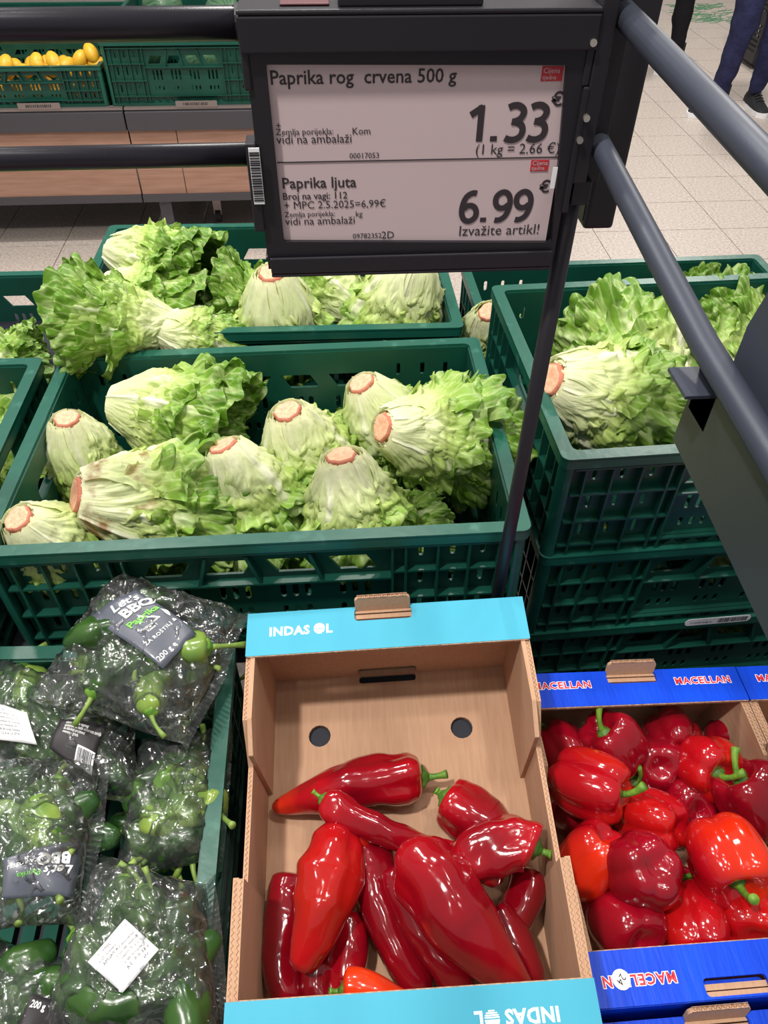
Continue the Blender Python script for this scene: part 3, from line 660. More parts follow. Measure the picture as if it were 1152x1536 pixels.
bell(2, 975, 1230, -.05, (-.5, .5, -.5), B_RED, 'bright red bell pepper with smooth flat side in the middle', .98, 1.2)
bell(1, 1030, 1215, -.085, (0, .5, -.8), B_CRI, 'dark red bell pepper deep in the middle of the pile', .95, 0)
bell(2, 884, 1288, -.05, (-.4, -.3, -.8), B_ORG, 'orange-red bell pepper with a grey blemish by the cyan tray wall', 1.0, 2.2)
bell(3, 965, 1305, -.02, (-.1, .25, -.95), B_CRI, 'glossy crimson bell pepper turned bottom up at the centre front', 1.06, .8)
bell(0, 1088, 1290, -.02, (0, -.8, .25), B_ORG, 'big orange-red bell pepper with curved stem hanging toward the front', 1.1, 1.4)
bell(1, 936, 1392, -.06, (-.2, .6, -.7), B_CRI, 'crimson bell pepper at the front left against the blue flap', 1.05, 1.4)
bell(2, 1040, 1392, -.06, (.2, .8, -.5), B_RED, 'red bell pepper at the middle of the front blue flap', 1.1, .3)
bell(0, 1135, 1385, -.055, (.4, .6, -.6), B_RED, 'red bell pepper at the front right, cut by the picture edge', 1.1, .9)
bell(1, 908, 1352, -.085, (.1, -.4, .8), B_CRI, 'dark bell pepper in the shade with just its stem showing at left', .8, 1.5)
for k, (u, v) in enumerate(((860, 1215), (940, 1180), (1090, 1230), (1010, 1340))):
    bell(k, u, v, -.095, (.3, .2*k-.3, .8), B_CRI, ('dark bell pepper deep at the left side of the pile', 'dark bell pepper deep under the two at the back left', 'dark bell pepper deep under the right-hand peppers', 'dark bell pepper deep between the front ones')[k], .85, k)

# ------------------------------------------------------------------ cardboard trays
T = .005
def prism(poly, t, M): 
    return MB().add(*plate(poly, [], t), M=M)
def yz(x): return Matrix.Translation((x, 0, 0)) @ Matrix(((0, 0, 1, 0), (1, 0, 0, 0), (0, 1, 0, 0), (0, 0, 0, 1)))   # plate (a,b)->(y,z) at x
def xz(y): return Matrix.Translation((0, y, 0)) @ Matrix.Rotation(PI/2, 4, 'X')
def zigzag(y0, y1, x, z, parent, horiz=False, w=T, n=None):
    """wavy corrugated liner along an edge"""
    L = abs(y1-y0); n = n or int(L/.0024); v = []; f = []
    for i in range(n+1):
        q = y0+(y1-y0)*i/n; s = w*.25*(1 if i % 2 else -1)
        for dz in (-.0002, .0007): v.append((q, x+s, z+dz) if horiz else (x+s, q, z+dz))
    for i in range(n):
        k = 2*i
        f.append((k, k+2, k+3, k+1))
    me = MB().add(v, f)
    return me.build('corrugation', M_CARDE, parent)
def tray(name, label, cat, M, W, D, H, led, ink, holes_round, tab_x, prof, ledge_front=True, x0=0.):
    r = empty(name, label, cat, M @ Matrix.Translation((0, 0, 0)))
    fh = [[(cx+.013*math.cos(a*PI/8), cy+.013*math.sin(a*PI/8)) for a in range(16)] for cx, cy in holes_round]+[rrect(tab_x-.035, tab_x+.035, -.0235, -.0135, .0035)]
    v, f = plate([(x0, 0), (W, 0), (W, -D), (x0, -D)], fh, T); MB().add(v, f, M=Matrix.Translation((0, 0, -H-T/2))).build('bottom', M_CARD, r)
    # end walls (back / front), hand slot in the back one
    for yy, nm in ((-.004, 'back_wall'), (-D+.004, 'front_wall')):
        hs = [rrect(tab_x-.036, tab_x+.036, -H+.002, -H+.0185, .005)]
        mb = MB(); v, f = plate([(x0, -H), (W, -H), (W, -.003), (x0, -.003)], hs, T); mb.add(v, f, M=xz(yy)); w_ = mb.build(nm, M_CARD, r)
    for yy, nm in ((-.0102, 'back_liner'), (-D+.0102, 'front_liner')):
        hs = [rrect(tab_x-.036, tab_x+.036, -H+.002, -H+.0185, .005)]
        v, f = plate([(x0+.006, -H), (W-.006, -H), (W-.006, -.004), (x0+.006, -.004)], hs, T); MB().add(v, f, M=xz(yy)).build(nm, M_CARD, r)
    # side walls: low outer panel, tall corner panels inside
    for xx, s, nm in ((x0, 1, 'side_wall'), (W, -1, 'side_wall')):
        MB().add(*plate([(0, -H), (-D, -H), (-D, -.004), (-D*.646, -.004), (-D*.644, -.048), (-D*.372, -.048), (-D*.29, -.004), (0, -.004)], [], T), M=yz(xx+s*T/2)).build(nm, M_CARD, r)
        for a in prof:
            o = MB().add(*plate(a, [], T*.9), M=yz(xx+s*T*1.5)).build('corner_panel', M_CARD, r); bevel(o, .0006, 1)
            zigzag(a[1][0], a[2][0], xx+s*T*1.5, a[1][1]-.0006+.0008, o, w=T*.9)
        zigzag(-D*.375, -D*.642, xx+s*T/2, -.0478, r); zigzag(-.006, -D*.288, xx+s*T/2, -.0038, r); zigzag(-D*.65, -D+.004, xx+s*T/2, -.0038, r)
    # ledges
    tw = .031
    def ledge(sgn):
        y0 = 0 if sgn > 0 else -D; y1 = y0-sgn*led
        out = [(x0, y0), (x0, y1), (W, y1), (W, y0)] if sgn > 0 else [(x0, y0), (W, y0), (W, y1), (x0, y1)]
        v, f = plate([(x0, y0), (W, y0), (W, y1), (x0, y1)], [rrect(tab_x-tw, tab_x+tw, min(y0-sgn*.002, y0-sgn*.017), max(y0-sgn*.002, y0-sgn*.017), .004)], T*.8)
        o = MB().add(v, f, M=Matrix.Translation((0, 0, -.0015))).build('ledge', ink, r); bevel(o, .0008, 2)
        MB().box(x0+.001, W-.001, min(y1, y1-sgn*.0009), max(y1, y1-sgn*.0009), -.0036, -.0002).build('cut_edge', M_CARDE, o)
        # printed outside skin of the end wall
        MB().add(*plate([(x0, -H), (W, -H), (W, -.002), (x0, -.002)], [rrect(tab_x-.036, tab_x+.036, -H+.002, -H+.0185, .005)], .0006), M=xz(y0+sgn*.0004)).build('printed_face', ink, r)
        if sgn < 0: MB().add(*plate(rrect(tab_x-tw, tab_x+tw, 0, .016, .004), [], .003), M=Matrix.Translation((0, y0+.001, -.014)) @ Matrix.Rotation(math.radians(12), 4, 'X')).build('pushed_in_tab', ink, r)
        return o
    lb = ledge(1); lf = ledge(-1)
    # hand tabs bent up
    tb = []
    for sgn in (1,):
        y0 = 0
        Mt = Matrix.Translation((tab_x, y0-.001, 0)) @ Matrix.Rotation(math.radians(78), 4, 'X')
        o = MB().add(*plate(rrect(-tw+.001, tw-.001, -.004, .0165, .005, 4), [], T*.8), M=Mt).build('hand_tab', M_CARD, r)
        mb = MB(); n = 22; v = []; f = []
        for i in range(n+1):
            q = -tw+.005+(2*tw-.01)*i/n; v += [(q, .0165, -T*.4+(T*.8 if i % 2 else 0)), (q, .018, -T*.4+(T*.8 if i % 2 else 0))]
        for i in range(n): f.append((2*i, 2*i+2, 2*i+3, 2*i+1))
        mb.add(v, f, M=Mt); mb.box(-tw+.004, tw-.004, .0164, .0181, -T*.42, -T*.32, M=Mt); mb.box(-tw+.004, tw-.004, .0164, .0181, T*.32, T*.42, M=Mt)
        mb.build('corrugation', M_CARDE, o)
    return r, lb, lf
profB = [[(-.0065, -BH), (-.0065, -.003), (-.118, .0), (-.150, -.018), (-.150, -BH)], [(-.262, -BH), (-.262, -.018), (-.285, -.001), (-BD+.0065, -.003), (-BD+.0065, -BH)]]
profB[1] = [(-.262, -BH), (-.264, -.003), (-BD+.0065, -.003), (-BD+.0065, -BH)]
trB, lb, lf = tray('cardboard_tray', 'brown cardboard tray with cyan ledges holding long red peppers', 'cardboard tray', MBx, BW, BD, BH, .0507, M_CYAN, [(.063, -.086), (.231, -.087)], .147, profB)
FL = Matrix.Translation((0, 0, .0006))
def indasol(parent, M):
    mb = lettering([('INDAS', 0, 0, .0142, dict(bold=.035, spacing=1.08)), ('L', .0608, 0, .0142, dict(bold=.035))], M_WHITE, parent, M)
    # striped sun disc standing for the O
    s = MB(); cx, cy, R = .0540, .0051, .0060
    s.add(*[(lambda P: ([(p[0], p[1], 0) for p in P], [tuple(range(len(P)))]))([(cx+R*math.cos(PI*k/14), cy+.0006+R*math.sin(PI*k/14)) for k in range(15)])][0])
    for k in range(4):
        y = cy-.0003-.0015*k; w = math.sqrt(max(R*R-(y-cy-.0006)**2, 1e-9)); s.add([(cx-w, y-.0010, 0), (cx+w, y-.0010, 0), (cx+w, y, 0), (cx-w, y, 0)], [(0, 1, 2, 3)])
    s.build('sun_emblem', M_WHITE, parent, M)
indasol(lb, Matrix.Translation((.024, -.0285, .0006)) @ Matrix.Rotation(0.0, 4, 'Z'))
indasol(lf, Matrix.Translation((.268, -.374, .0006)) @ Matrix.Rotation(PI, 4, 'Z'))
# blue trays
MW, MDp, MH = .285, .34, .12
profM = [[(-.0065, -MH), (-.0065, -.003), (-.112, -.004), (-.134, -.04), (-.134, -MH)], [(-.215, -MH), (-.235, -.004), (-MDp+.0065, -.003), (-MDp+.0065, -MH)]]
trM, mb_, mf_ = tray('blue_cardboard_tray', 'bright blue printed cardboard tray full of red bell peppers', 'cardboard tray', MMx, MW, MDp, MH, .045, M_BLUE, [], .15, profM, x0=.014)
def macellan(parent, x, y, rot, sc=1.):
    M = Matrix.Translation((x, y, .0006)) @ Matrix.Rotation(rot, 4, 'Z')
    kw = dict(spacing=1.2, align='CENTER')
    a = lettering([('MACELLAN', 0, 0, .0122*sc, dict(bold=.085, **kw))], M_WHITE, parent, M)
    lettering([('MACELLAN', 0, 0, .0122*sc, dict(bold=.03, **kw))], M_RED, a, Matrix.Translation((0, 0, .0002)), 'lettering_red')
macellan(mb_, .237, -.021, 0); macellan(mb_, .062, -.021, 0)
macellan(mf_, .06, -MDp+.024, PI); macellan(mf_, .235, -MDp+.024, PI)
# round paper sticker with 24 on the front ledge, and the open hand cut
s24 = MB().add(*plate([(.0085*math.cos(k*PI/10), .0085*math.sin(k*PI/10)) for k in range(20)], [], .0004)).build('round_sticker', M_PAPER, mf_, Matrix.Translation((.043, -MDp+.021, .001)))
lettering([('24', 0, -.003, .009, dict(align='CENTER'))], M_BLACKINK, s24, Matrix.Translation((0, 0, .0004)) @ Matrix.Rotation(-2.3, 4, 'Z'))
# neighbouring blue trays
MNx = MMx @ Matrix.Translation((-.012, -MDp-.008, -.022))
trN, nb_, nf_ = tray('blue_cardboard_tray', 'blue cardboard tray at the bottom edge, only its brown hand tab and ledge in view', 'cardboard tray', MNx, MW, MDp, MH, .045, M_BLUE, [], .142, profM)
MPx = MMx @ Matrix.Translation((MW+.004, .002, -.004))
trP, pb_, pf_ = tray('blue_cardboard_tray', 'blue cardboard tray cut off by the right picture edge', 'cardboard tray', MPx, MW, MDp, MH, .045, M_BLUE, [], .15, profM)
macellan(pb_, .055, -.021, 0)

# ------------------------------------------------------------------ display furniture under the goods
tb = empty('display_table', 'dark display table carrying the crates and trays', 'table', Matrix.Translation((0, 0, FZ)))
def tbox(name, mt, *b, M=None): 
    o = MB().box(*b, M=M).build(name, mt, tb); o.matrix_parent_inverse = tb.matrix_world.inverted() if False else Matrix.Translation((0, 0, -FZ)); return o
tbox('table_top', M_DARK, -.8, .615, .0, .84, -.22, -.186)
tbox('platform', M_DARK, .615, 1.35, .03, .9, -.5, -.4605)
for x, y in ((-.75, .05), (-.75, .8), (.58, .05), (.58, .8)): tbox('leg', M_BLK, x-.02, x+.02, y-.02, y+.02, FZ, -.22)
for x, y in ((1.3, .08), (1.3, .85), (.66, .08), (.66, .85)): tbox('leg', M_BLK, x-.02, x+.02, y-.02, y+.02, FZ, -.5)
tbox('riser', M_DARK, .02, .38, -.6, -.01, -.21, -.178, M=MK)
tbox('riser', M_DARK, .01, BW-.01, -BD, -.0, -BH-.05, -BH-.0075, M=MBx)
tbox('riser', M_DARK, .0, 2*MW, -.72, -.0, -MH-.06, -MH-.032, M=MMx)
tbox('front_panel', M_DARK, -.15, 1.2, -.8, -.02, -.62, -.42)
for x, y in ((-.1, -.75), (1.15, -.75)): tbox('leg', M_BLK, x-.02, x+.02, y-.02, y+.02, FZ, -.62)
crate(pose(.642, .797, -.263, .017), label='empty-looking lower crate under the one behind the right-hand stack')

# ------------------------------------------------------------------ bags of small green peppers
def green_proto(seed, L, r, mt):
    P = [Vector((0, 0, 0)), Vector((L*.33, .12*L*math.sin(seed), 0)), Vector((L*.66, .16*L*math.sin(seed*2.), 0)), Vector((L, .05*L, 0))]
    sk = pepper_skin(P, r, SHORT, seed, 3, .2, .26, 24, 22).mesh('flesh', mt)
    d = (P[0]-catmull(P, .05)).normalized(); c, s = stem_parts(P[0], d, r*.5, .02+.008*math.sin(seed*5), Vector((0, .5, .2)), seed)
    return sk, c.mesh('calyx', M_STEM), s.mesh('stem', mat_stemg)
mat_stemg = mat('bright_stem', srgb(132, 156, 72), .5, col2=srgb(96, 124, 50), nscale=80)
GP = [green_proto(1, .065, .0145, G_PEP), green_proto(2, .055, .015, G_PEP), green_proto(3, .075, .014, G_PEP), green_proto(4, .05, .0155, G_PEPL), green_proto(5, .07, .0125, G_PEPL), green_proto(6, .085, .0165, G_PEP)]
seen = set()
class Bag:
    def __init__(s, quad, z, h, seed, label, tilt=None):
        """quad: 4 pixels (left-bottom, right-bottom, right-top, left-top) on plane z"""
        s.c = [at(u, v, zz) for (u, v), zz in zip(quad, z if hasattr(z, '__len__') else [z]*4)]; s.h = h; s.seed = seed
        cen = sum(s.c, Vector())/4; s.o = empty('pepper_bag', label, 'bag', Matrix.Translation(cen), 'clear bags of small green peppers'); s.cen = cen
    def P(s, u, v, top=1, wr=1):
        a, b, c, d = s.c; p = a*(1-u)*(1-v)+b*u*(1-v)+c*u*v+d*(1-u)*v
        U, V = 2*u-1, 2*v-1; e = max(0, (1-abs(U)**3.2))*max(0, (1-abs(V)**3.2)); e = e**.6
        # pinch the outline so it is not a perfect quad
        q = Vector((p.x*28, p.y*28, s.seed*3.7)); p = p+(s.cen-p)*(.06*noise.noise(q*.6)+.05*(1-abs(U))*abs(V)+.03*(1-abs(V))*abs(U))
        rid = 1-abs(noise.noise(q*1.7)); rid2 = 1-abs(noise.noise(Vector((p.x*70+p.y*34, p.y*60, s.seed))))
        w = ((rid**3-.55)*.010+(rid2**4-.45)*.006)*wr
        lump = noise.noise(Vector((p.x*30, p.y*30, 5+s.seed)))*.004*wr
        if top > 0: z = s.h*e+(w+lump)*min(1, e*1.6+.15)
        else: z = -s.h*.35*e+w*.3
        return p+Vector((0, 0, z))
    def inv(s, x, y):
        u = v = .5
        for _ in range(12):
            p = s.P(u, v); pu = s.P(u+.01, v); pv = s.P(u, v+.01); a, b = (pu.x-p.x)/.01, (pv.x-p.x)/.01; c, d = (pu.y-p.y)/.01, (pv.y-p.y)/.01
            det = a*d-b*c
            if abs(det) < 1e-9: break
            ex, ey = x-p.x, y-p.y; u += .6*max(-.2, min(.2, (d*ex-b*ey)/det)); v += .6*max(-.2, min(.2, (a*ey-c*ex)/det))
            u = max(0, min(1, u)); v = max(0, min(1, v))
        return u, v
    def film(s, n=64, seal=None):
        mb = MB(); mb.smooth = True
        for top in (1, -1):
            for j in range(n+1):
                for i in range(n+1): mb.v.append(tuple(s.P(i/n, j/n, top)-s.cen))
        N = (n+1)**2
        for j in range(n):
            for i in range(n):
                k = j*(n+1)+i; mb.f.append((k, k+1, k+n+2, k+n+1)); mb.f.append((N+k, N+k+n+1, N+k+n+2, N+k+1))
        mb.build('film', M_FILM, s.o)
        # crimped seal along one edge
        if seal is not None:
            mb = MB(); m_ = 60
            for i in range(m_+1):
                for q in range(4):
                    t = i/m_
                    e = {0: (0.0, t), 1: (1.0, t), 2: (t, 0.0), 3: (t, 1.0)}[seal]; p = s.P(*e)-s.cen
                    mid = s.P(.5, .5)-s.cen; outw = (p-mid); outw.z = 0; outw.normalize()
                    mb.v.append(tuple(p+outw*(.004*q)+Vector((0, 0, .0012*(1 if i % 2 else -1)+.002*math.sin(t*9+s.seed)))))
            for i in range(m_):
                for q in range(3): k = i*4+q; mb.f.append((k, k+1, k+5, k+4))
            mb.build('seal_strip', M_FILM, s.o)
    def surf(s, u, v, hz):
        """point of the bag top seen at pixel (u,v)"""
        z = s.cen.z+hz
        for _ in range(6):
            p = at(u, v, z); a, b = s.inv(p.x, p.y); z = .5*z+.5*s.P(a, b, 1, 0).z
        return at(u, v, z)+Vector((0, 0, .0018))-s.cen
    def sheet(s, pxpoly, mt, name, n=9, warp=None):
        """label sheet stuck on the bag: bilinear patch from 4 pixels"""
        hz = s.h; A = [s.surf(u, v, hz) for u, v in pxpoly]
        mb = MB(); mb.smooth = True
        def Q(x, y, lift=0):
            p = A[0]*(1-x)*(1-y)+A[1]*x*(1-y)+A[2]*x*y+A[3]*(1-x)*y
            b = .004*math.sin(x*PI)*math.sin(y*PI)+.0025*math.sin(x*7+s.seed)*math.sin(y*5)
            wx = p.x+s.cen.x; wy = p.y+s.cen.y; a_, b_ = s.inv(wx, wy); zz = s.P(a_, b_, 1, 0).z-s.cen.z
            return Vector((p.x, p.y, .5*p.z+.5*zz+b*.6+.0045+lift))
        for j in range(n+1):
            for i in range(n+1): mb.v.append(tuple(Q(i/n, j/n)))
        for j in range(n):
            for i in range(n): k = j*(n+1)+i; mb.f.append((k, k+1, k+n+2, k+n+1))
        o = mb.build(name, mt, s.o); o['label'] = 'printed label'; m = o.modifiers.new('s', 'SOLIDIFY'); m.thickness = .0003
        w = (A[1]-A[0]).length; h = (A[3]-A[0]).length
        return o, Q, w, h
    def write(s, parent, Q, w, h, items, mt, name='lettering'):
        mb = MB()
        for t, x, y, size, kw in items:
            vv, ff = text2d(t, size, **kw); mb.add([tuple(Q(x+a/w, y+b/h, .0009)) for a, b, c in vv], ff)
        return mb.build(name, mt, parent)
    def peppers(s, n, label, group, seed, big=0):
        r = random.Random(seed); k = 0
        for i in range(n):
            gx = int(math.ceil(math.sqrt(n*1.2))); u = .2+.6*((i % gx)+.5+r.uniform(-.3, .3))/gx; v = .2+.6*((i//gx)+.5+r.uniform(-.3, .3))/math.ceil(n/gx)
            p = s.P(u, v, 1); zt = p.z-(.022 if i % 3 else .034); a = r.uniform(0, 6.28)
            j = 5 if i < big else r.choice((0, 1, 2, 0, 3, 0, 4, 2, 1)); L_ = .03
            q = Vector((p.x-math.cos(a)*L_, p.y-math.sin(a)*L_, zt-.006))
            vx, vy = px(q+Vector((math.cos(a)*.03, math.sin(a)*.03, 0))); cx_, cy_ = px(s.cen)
            ww = ('nearest', 'middle', 'farthest')[0 if vy > cy_+28 else (2 if vy < cy_-28 else 1)]; ws = 'left' if vx < cx_-28 else ('right' if vx > cx_+28 else 'centre')
            sd, _ = px(q); sh_ = ('light' if j in (3, 4) else 'dark')
            where = '%s green pepper, stem %s, %s %s in the %s' % (sh_, 'left' if sd < vx else 'right', ww, ws, group.split(' in the ')[1])
            for alt in ('beside another', 'under another', 'against the film', 'by the seam', 'turned sideways'):
                if where not in seen: break
                where = '%s green pepper %s, stem %s, %s %s in the %s' % (sh_, alt, 'left' if sd < vx else 'right', ww, ws, group.split(' in the ')[1])
            seen.add(where)
            o = empty('green_pepper', where, 'pepper', Matrix.Translation(q) @ Matrix.Rotation(a, 4, 'Z') @ Matrix.Rotation(r.uniform(-.1, .15), 4, 'Y') @ Matrix.Rotation(r.uniform(0, 6), 4, 'X') @ Matrix.Diagonal((1.08, 1.2, 1.2, 1)), group)
            for nm, me in zip(('flesh', 'calyx', 'stem'), GP[j]): link(nm, me, o)
dk = dict
# order: low ones first
b7 = Bag([(225, 1075), (345, 1085), (352, 985), (250, 985)], -.20, .03, 7, 'dark-looking pepper bag half hidden behind the top one, by the crate wall')
b7.film(48); b7.peppers(7, 'small green pepper in the half-hidden bag by the right crate wall', 'green peppers in the half-hidden bag', 7)
b2 = Bag([(-50, 1165), (205, 1195), (200, 1050), (-30, 985)], -.145, .045, 2, 'pepper bag at the left edge with a white paper label and a black one')
b2.film(60, 2); b2.peppers(14, 'small green pepper in the left-edge bag with white and black labels', 'green peppers in the upper left bag', 2)
b4 = Bag([(165, 1330), (320, 1290), (338, 1095), (215, 1110)], -.165, .04, 4, 'pepper bag along the right wall of the crate, without any label in view')
b4.film(60, 1); b4.peppers(13, 'small green pepper in the unlabelled bag by the right crate wall', 'green peppers in the unlabelled bag', 4)
b3 = Bag([(-50, 1400), (120, 1390), (150, 1145), (-40, 1130)], -.125, .045, 3, 'pepper bag at the left edge whose slate label is upside down')
b3.film(64, 1); b3.peppers(15, 'small green pepper in the bag with the upside-down slate label', 'green peppers in the lower left bag', 3)
b6 = Bag([(-60, 1620), (110, 1640), (115, 1440), (-40, 1395)], -.16, .035, 6, 'pepper bag in the bottom left corner with a small dark label')
b6.film(50); b6.peppers(8, 'small green pepper in the bottom left corner bag', 'green peppers in the corner bag', 6)
b5 = Bag([(45, 1590), (335, 1570), (305, 1325), (150, 1280)], -.145, .045, 5, 'pepper bag at the bottom with a tilted white paper label')
b5.film(64, 1); b5.peppers(14, 'green pepper in the bottom bag with the tilted white label', 'green peppers in the bottom bag', 5, big=6)
b1 = Bag([(45, 1050), (275, 1118), (362, 920), (175, 862)], (-.09, -.095, -.07, -.06), .05, 1, 'topmost pepper bag with a slate-grey label, against the lettuce crate')
b1.film(72, 1); b1.peppers(17, 'small green pepper in the topmost bag with the slate label', 'green peppers in the topmost bag', 1)
o, Qf, w_, h_ = b1.sheet([(168, 938), (243, 1008), (294, 958), (228, 898)][0:4] and [(150, 945), (246, 1008), (296, 955), (205, 888)], M_SLATE, 'slate_label', 14)
# the reading direction runs from lower left to upper right: second sheet frame used for the print
A1 = [(246, 1008), (296, 955), (205, 888), (135, 930)]
o.parent = None; bpy.data.objects.remove(o)
o, Qf, w_, h_ = b1.sheet(A1, M_SLATE, 'slate_label', 14)
b1.write(o, Qf, w_, h_, [("Let's", .3, .83, .0155, dk(bold=.015, shear=.3)), ('BBQ', .34, .68, .0175, dk(bold=.03))], M_WHITE)
b1.write(o, Qf, w_, h_, [('Paprika', .24, .54, .0118, dk(bold=.02))], M_GREENINK, 'lettering_green')
b1.write(o, Qf, w_, h_, [('Mediteranska', .3, .43, .0045, {}), ('Klasa I', .4, .38, .0045, {}), ('ZA ROŠTILJ & TAVU', .14, .27, .0062, dk(spacing=1.1)), ('200 g e', .06, .06, .0085, {})], M_WHITE, 'lettering_small')
ch = MB(); 
for t in range(14):
    k = t/13; x = .93+.02*math.sin(k*3); y = .36+.16*k; ww = .03*math.sin(PI*min(1, k*1.1))+.004
    ch.v += [tuple(Qf(x-ww, y, .001)), tuple(Qf(x+ww, y, .001))]
for t in range(13): ch.f.append((2*t, 2*t+1, 2*t+3, 2*t+2))
ch.build('chilli_emblem', M_WHITE, o)
def lines(bag, parent, Q, w, h, n, x0, y0, dy, size, mt, seed=1, words=None):
    its = []
    for k in range(n): its.append((words[k % len(words)], x0, y0-k*dy, size*.72, {}))
    bag.write(parent, Q, w, h, its, mt)
WD = ['L 18/01  -  20', 'Pais: Bolsena de Gra', 'Zemlja porijekla: ES', 'Campina de Granada', 'Ctra. Pomares km 2', '18100 Gran. Espana', 'R.S.E.A.A. 21 3719', 'Andalucia/BIO 18413', 'neto  200 g']
o, Qf, w_, h_ = b2.sheet([(-22, 1112), (58, 1121), (42, 1072), (-12, 1058)], M_PAPER, 'paper_label', 10)
lines(b2, o, Qf, w_, h_, 7, .3, .82, .11, .0048, M_BLACKINK, words=WD)
o, Qf, w_, h_ = b2.sheet([(76, 1126), (142, 1180), (160, 1092), (92, 1082)], M_SLATE, 'black_label', 10)
o.data.materials[0] = M_BLACKINK
lines(b2, o, Qf, w_, h_, 4, .18, .86, .09, .0046, M_WHITE, words=['cijene paprika vapnog', 'spakirano na sade otvorena zemlja', 'da bilo koji proizvod', 'uvezeno i grada'])
bc = MB(); r_ = random.Random(3); x = .62; bc2 = MB()
for j in range(7):
    for i in range(7): bc2.v.append(tuple(Qf(.58+.4*i/6, .08+.36*j/6, .0008)))
for j in range(6):
    for i in range(6): k = j*7+i; bc2.f.append((k, k+1, k+8, k+7))
bc2.build('barcode_ground', M_PAPER, o)
while x < .94:
    q = r_.uniform(.008, .022); n_ = len(bc.v); bc.v += [tuple(Qf(a, b, .0016)) for a, b in ((x, .12), (x+q, .12), (x+q, .27), (x, .27), (x+q, .4), (x, .4))]; bc.f += [(n_, n_+1, n_+2, n_+3), (n_+3, n_+2, n_+4, n_+5)]; x += q+r_.uniform(.01, .02)
bc.build('barcode', M_BLACKINK, o)
o, Qf, w_, h_ = b3.sheet([(128, 1268), (8, 1292), (8, 1352), (112, 1350)], M_SLATE, 'slate_label', 12)
b3.write(o, Qf, w_, h_, [("Let's", .05, .45, .013, dk(bold=.02, shear=.3)), ('BBQ', .1, .2, .015, dk(bold=.05))], M_WHITE)
b3.write(o, Qf, w_, h_, [('Paprika', .45, .5, .008, {})], M_GREENINK, 'lettering_green')
b3.write(o, Qf, w_, h_, [('ZA ROŠTILJ', .5, .25, .006, {})], M_WHITE, 'lettering_small')
o, Qf, w_, h_ = b5.sheet([(186, 1492), (134, 1446), (190, 1382), (241, 1428)], M_PAPER, 'paper_label', 10)
o2, Qg, wg, hg = b5.sheet([(241, 1428), (186, 1492), (134, 1446), (190, 1382)], M_PAPER, 'paper_label', 4); bpy.data.objects.remove(o2)
lines(b5, o, Qg, wg, hg, 8, .06, .86, .11, .0052, M_BLACKINK, words=['L 17/01  -  20931.3', 'Zemlja porijekla: Spa', 'Granada LA PALMA', 'Bolsas de Granada', 'Ctra. Pomares km 2 NAC', 'Campina de Granatone', 'R.S.E.A.A.  S.A.Y', 'SPAN'])
o, Qf, w_, h_ = b6.sheet([(20, 1560), (95, 1570), (98, 1510), (52, 1492)], M_SLATE, 'black_label', 8); o.data.materials[0] = M_BLACKINK
b6.write(o, Qf, w_, h_, [('200 g', .1, .7, .008, dk(bold=.02))], M_WHITE)

# ------------------------------------------------------------------ price display, rails, pole
SY = -.045
sg = empty('price_display', 'black electronic shelf label showing prices 1.33 and 6.99 euro', 'price display', Matrix.Translation((.448, SY, .343)))
def spart(name, mb, mt, parent=None, bv=.001):
    o = mb.build(name, mt, parent or sg); o.matrix_parent_inverse = Matrix.Translation((-.448, -SY, -.343)); 
    if bv: bevel(o, bv, 2)
    return o
def S(u, v): p = aty(u, v, SY-.003); return p.x, p.z
def frame_plate(y, outer, inner, t): return MB().add(*plate(outer, [inner], t), M=xz(y))
spart('housing', MB().box(.347, .551, SY+.003, SY+.02, .345, .497), M_BLK)
spart('bezel', frame_plate(SY, [(.344, .343), (.553, .343), (.553, .487), (.344, .487)], [S(426, 363), S(828, 364), S(850, 98), S(399, 97)], .006), M_BLK)
spart('top_bracket', MB().box(.341, .556, SY-.007, SY-.0045, .4805, .5).box(.341, .556, SY-.007, SY+.022, .5, .503).box(.341, .346, SY-.0045, SY+.022, .46, .5).box(.551, .556, SY-.0045, SY+.022, .46, .5), M_BLK, bv=.002)
spart('bottom_bracket', MB().box(.346, .551, SY-.007, SY-.004, .3405, .3525).box(.346, .551, SY-.007, SY+.018, .338, .3405), M_BLK)
spart('side_clip', MB().box(.3375, .3445, SY-.006, SY+.012, .372, .43), M_BLK); spart('side_clip', MB().box(.5525, .5565, SY-.006, SY+.012, .38, .46), M_BLK)
spart('red_insert', MB().box(.366, .395, SY+.001, SY+.016, .5032, .5045), mat('dark_red', srgb(84, 40, 46), .5))
spart('ridge', MB().box(.40, .485, SY-.002, SY+.018, .503, .508), M_BLK)
scr = spart('screen', MB().box(.355, .546, SY+.0005, SY+.0025, .352, .475), M_EINK, bv=0)
SX0 = .3585; Ms = Matrix.Translation((0, SY+.0002, 0)) @ Matrix.Rotation(PI/2, 4, 'X')
def S(u, v): p = aty(u, v, SY); return p.x, p.z
def sw(items, mt, nm='lettering'):
    its = []
    for s, u, v, hpx, kw in items:
        x, z = S(u, v); kw = dict(kw); its.append((s, x, z, hpx, kw))
    o = lettering(its, mt, scr, Matrix.Identity(4), nm); o.matrix_parent_inverse = Matrix.Translation((-.448, -SY, -.343)); o.matrix_parent_inverse = Matrix.Identity(4)
    o.parent = scr; o.matrix_local = Ms; o.data.update(); return o
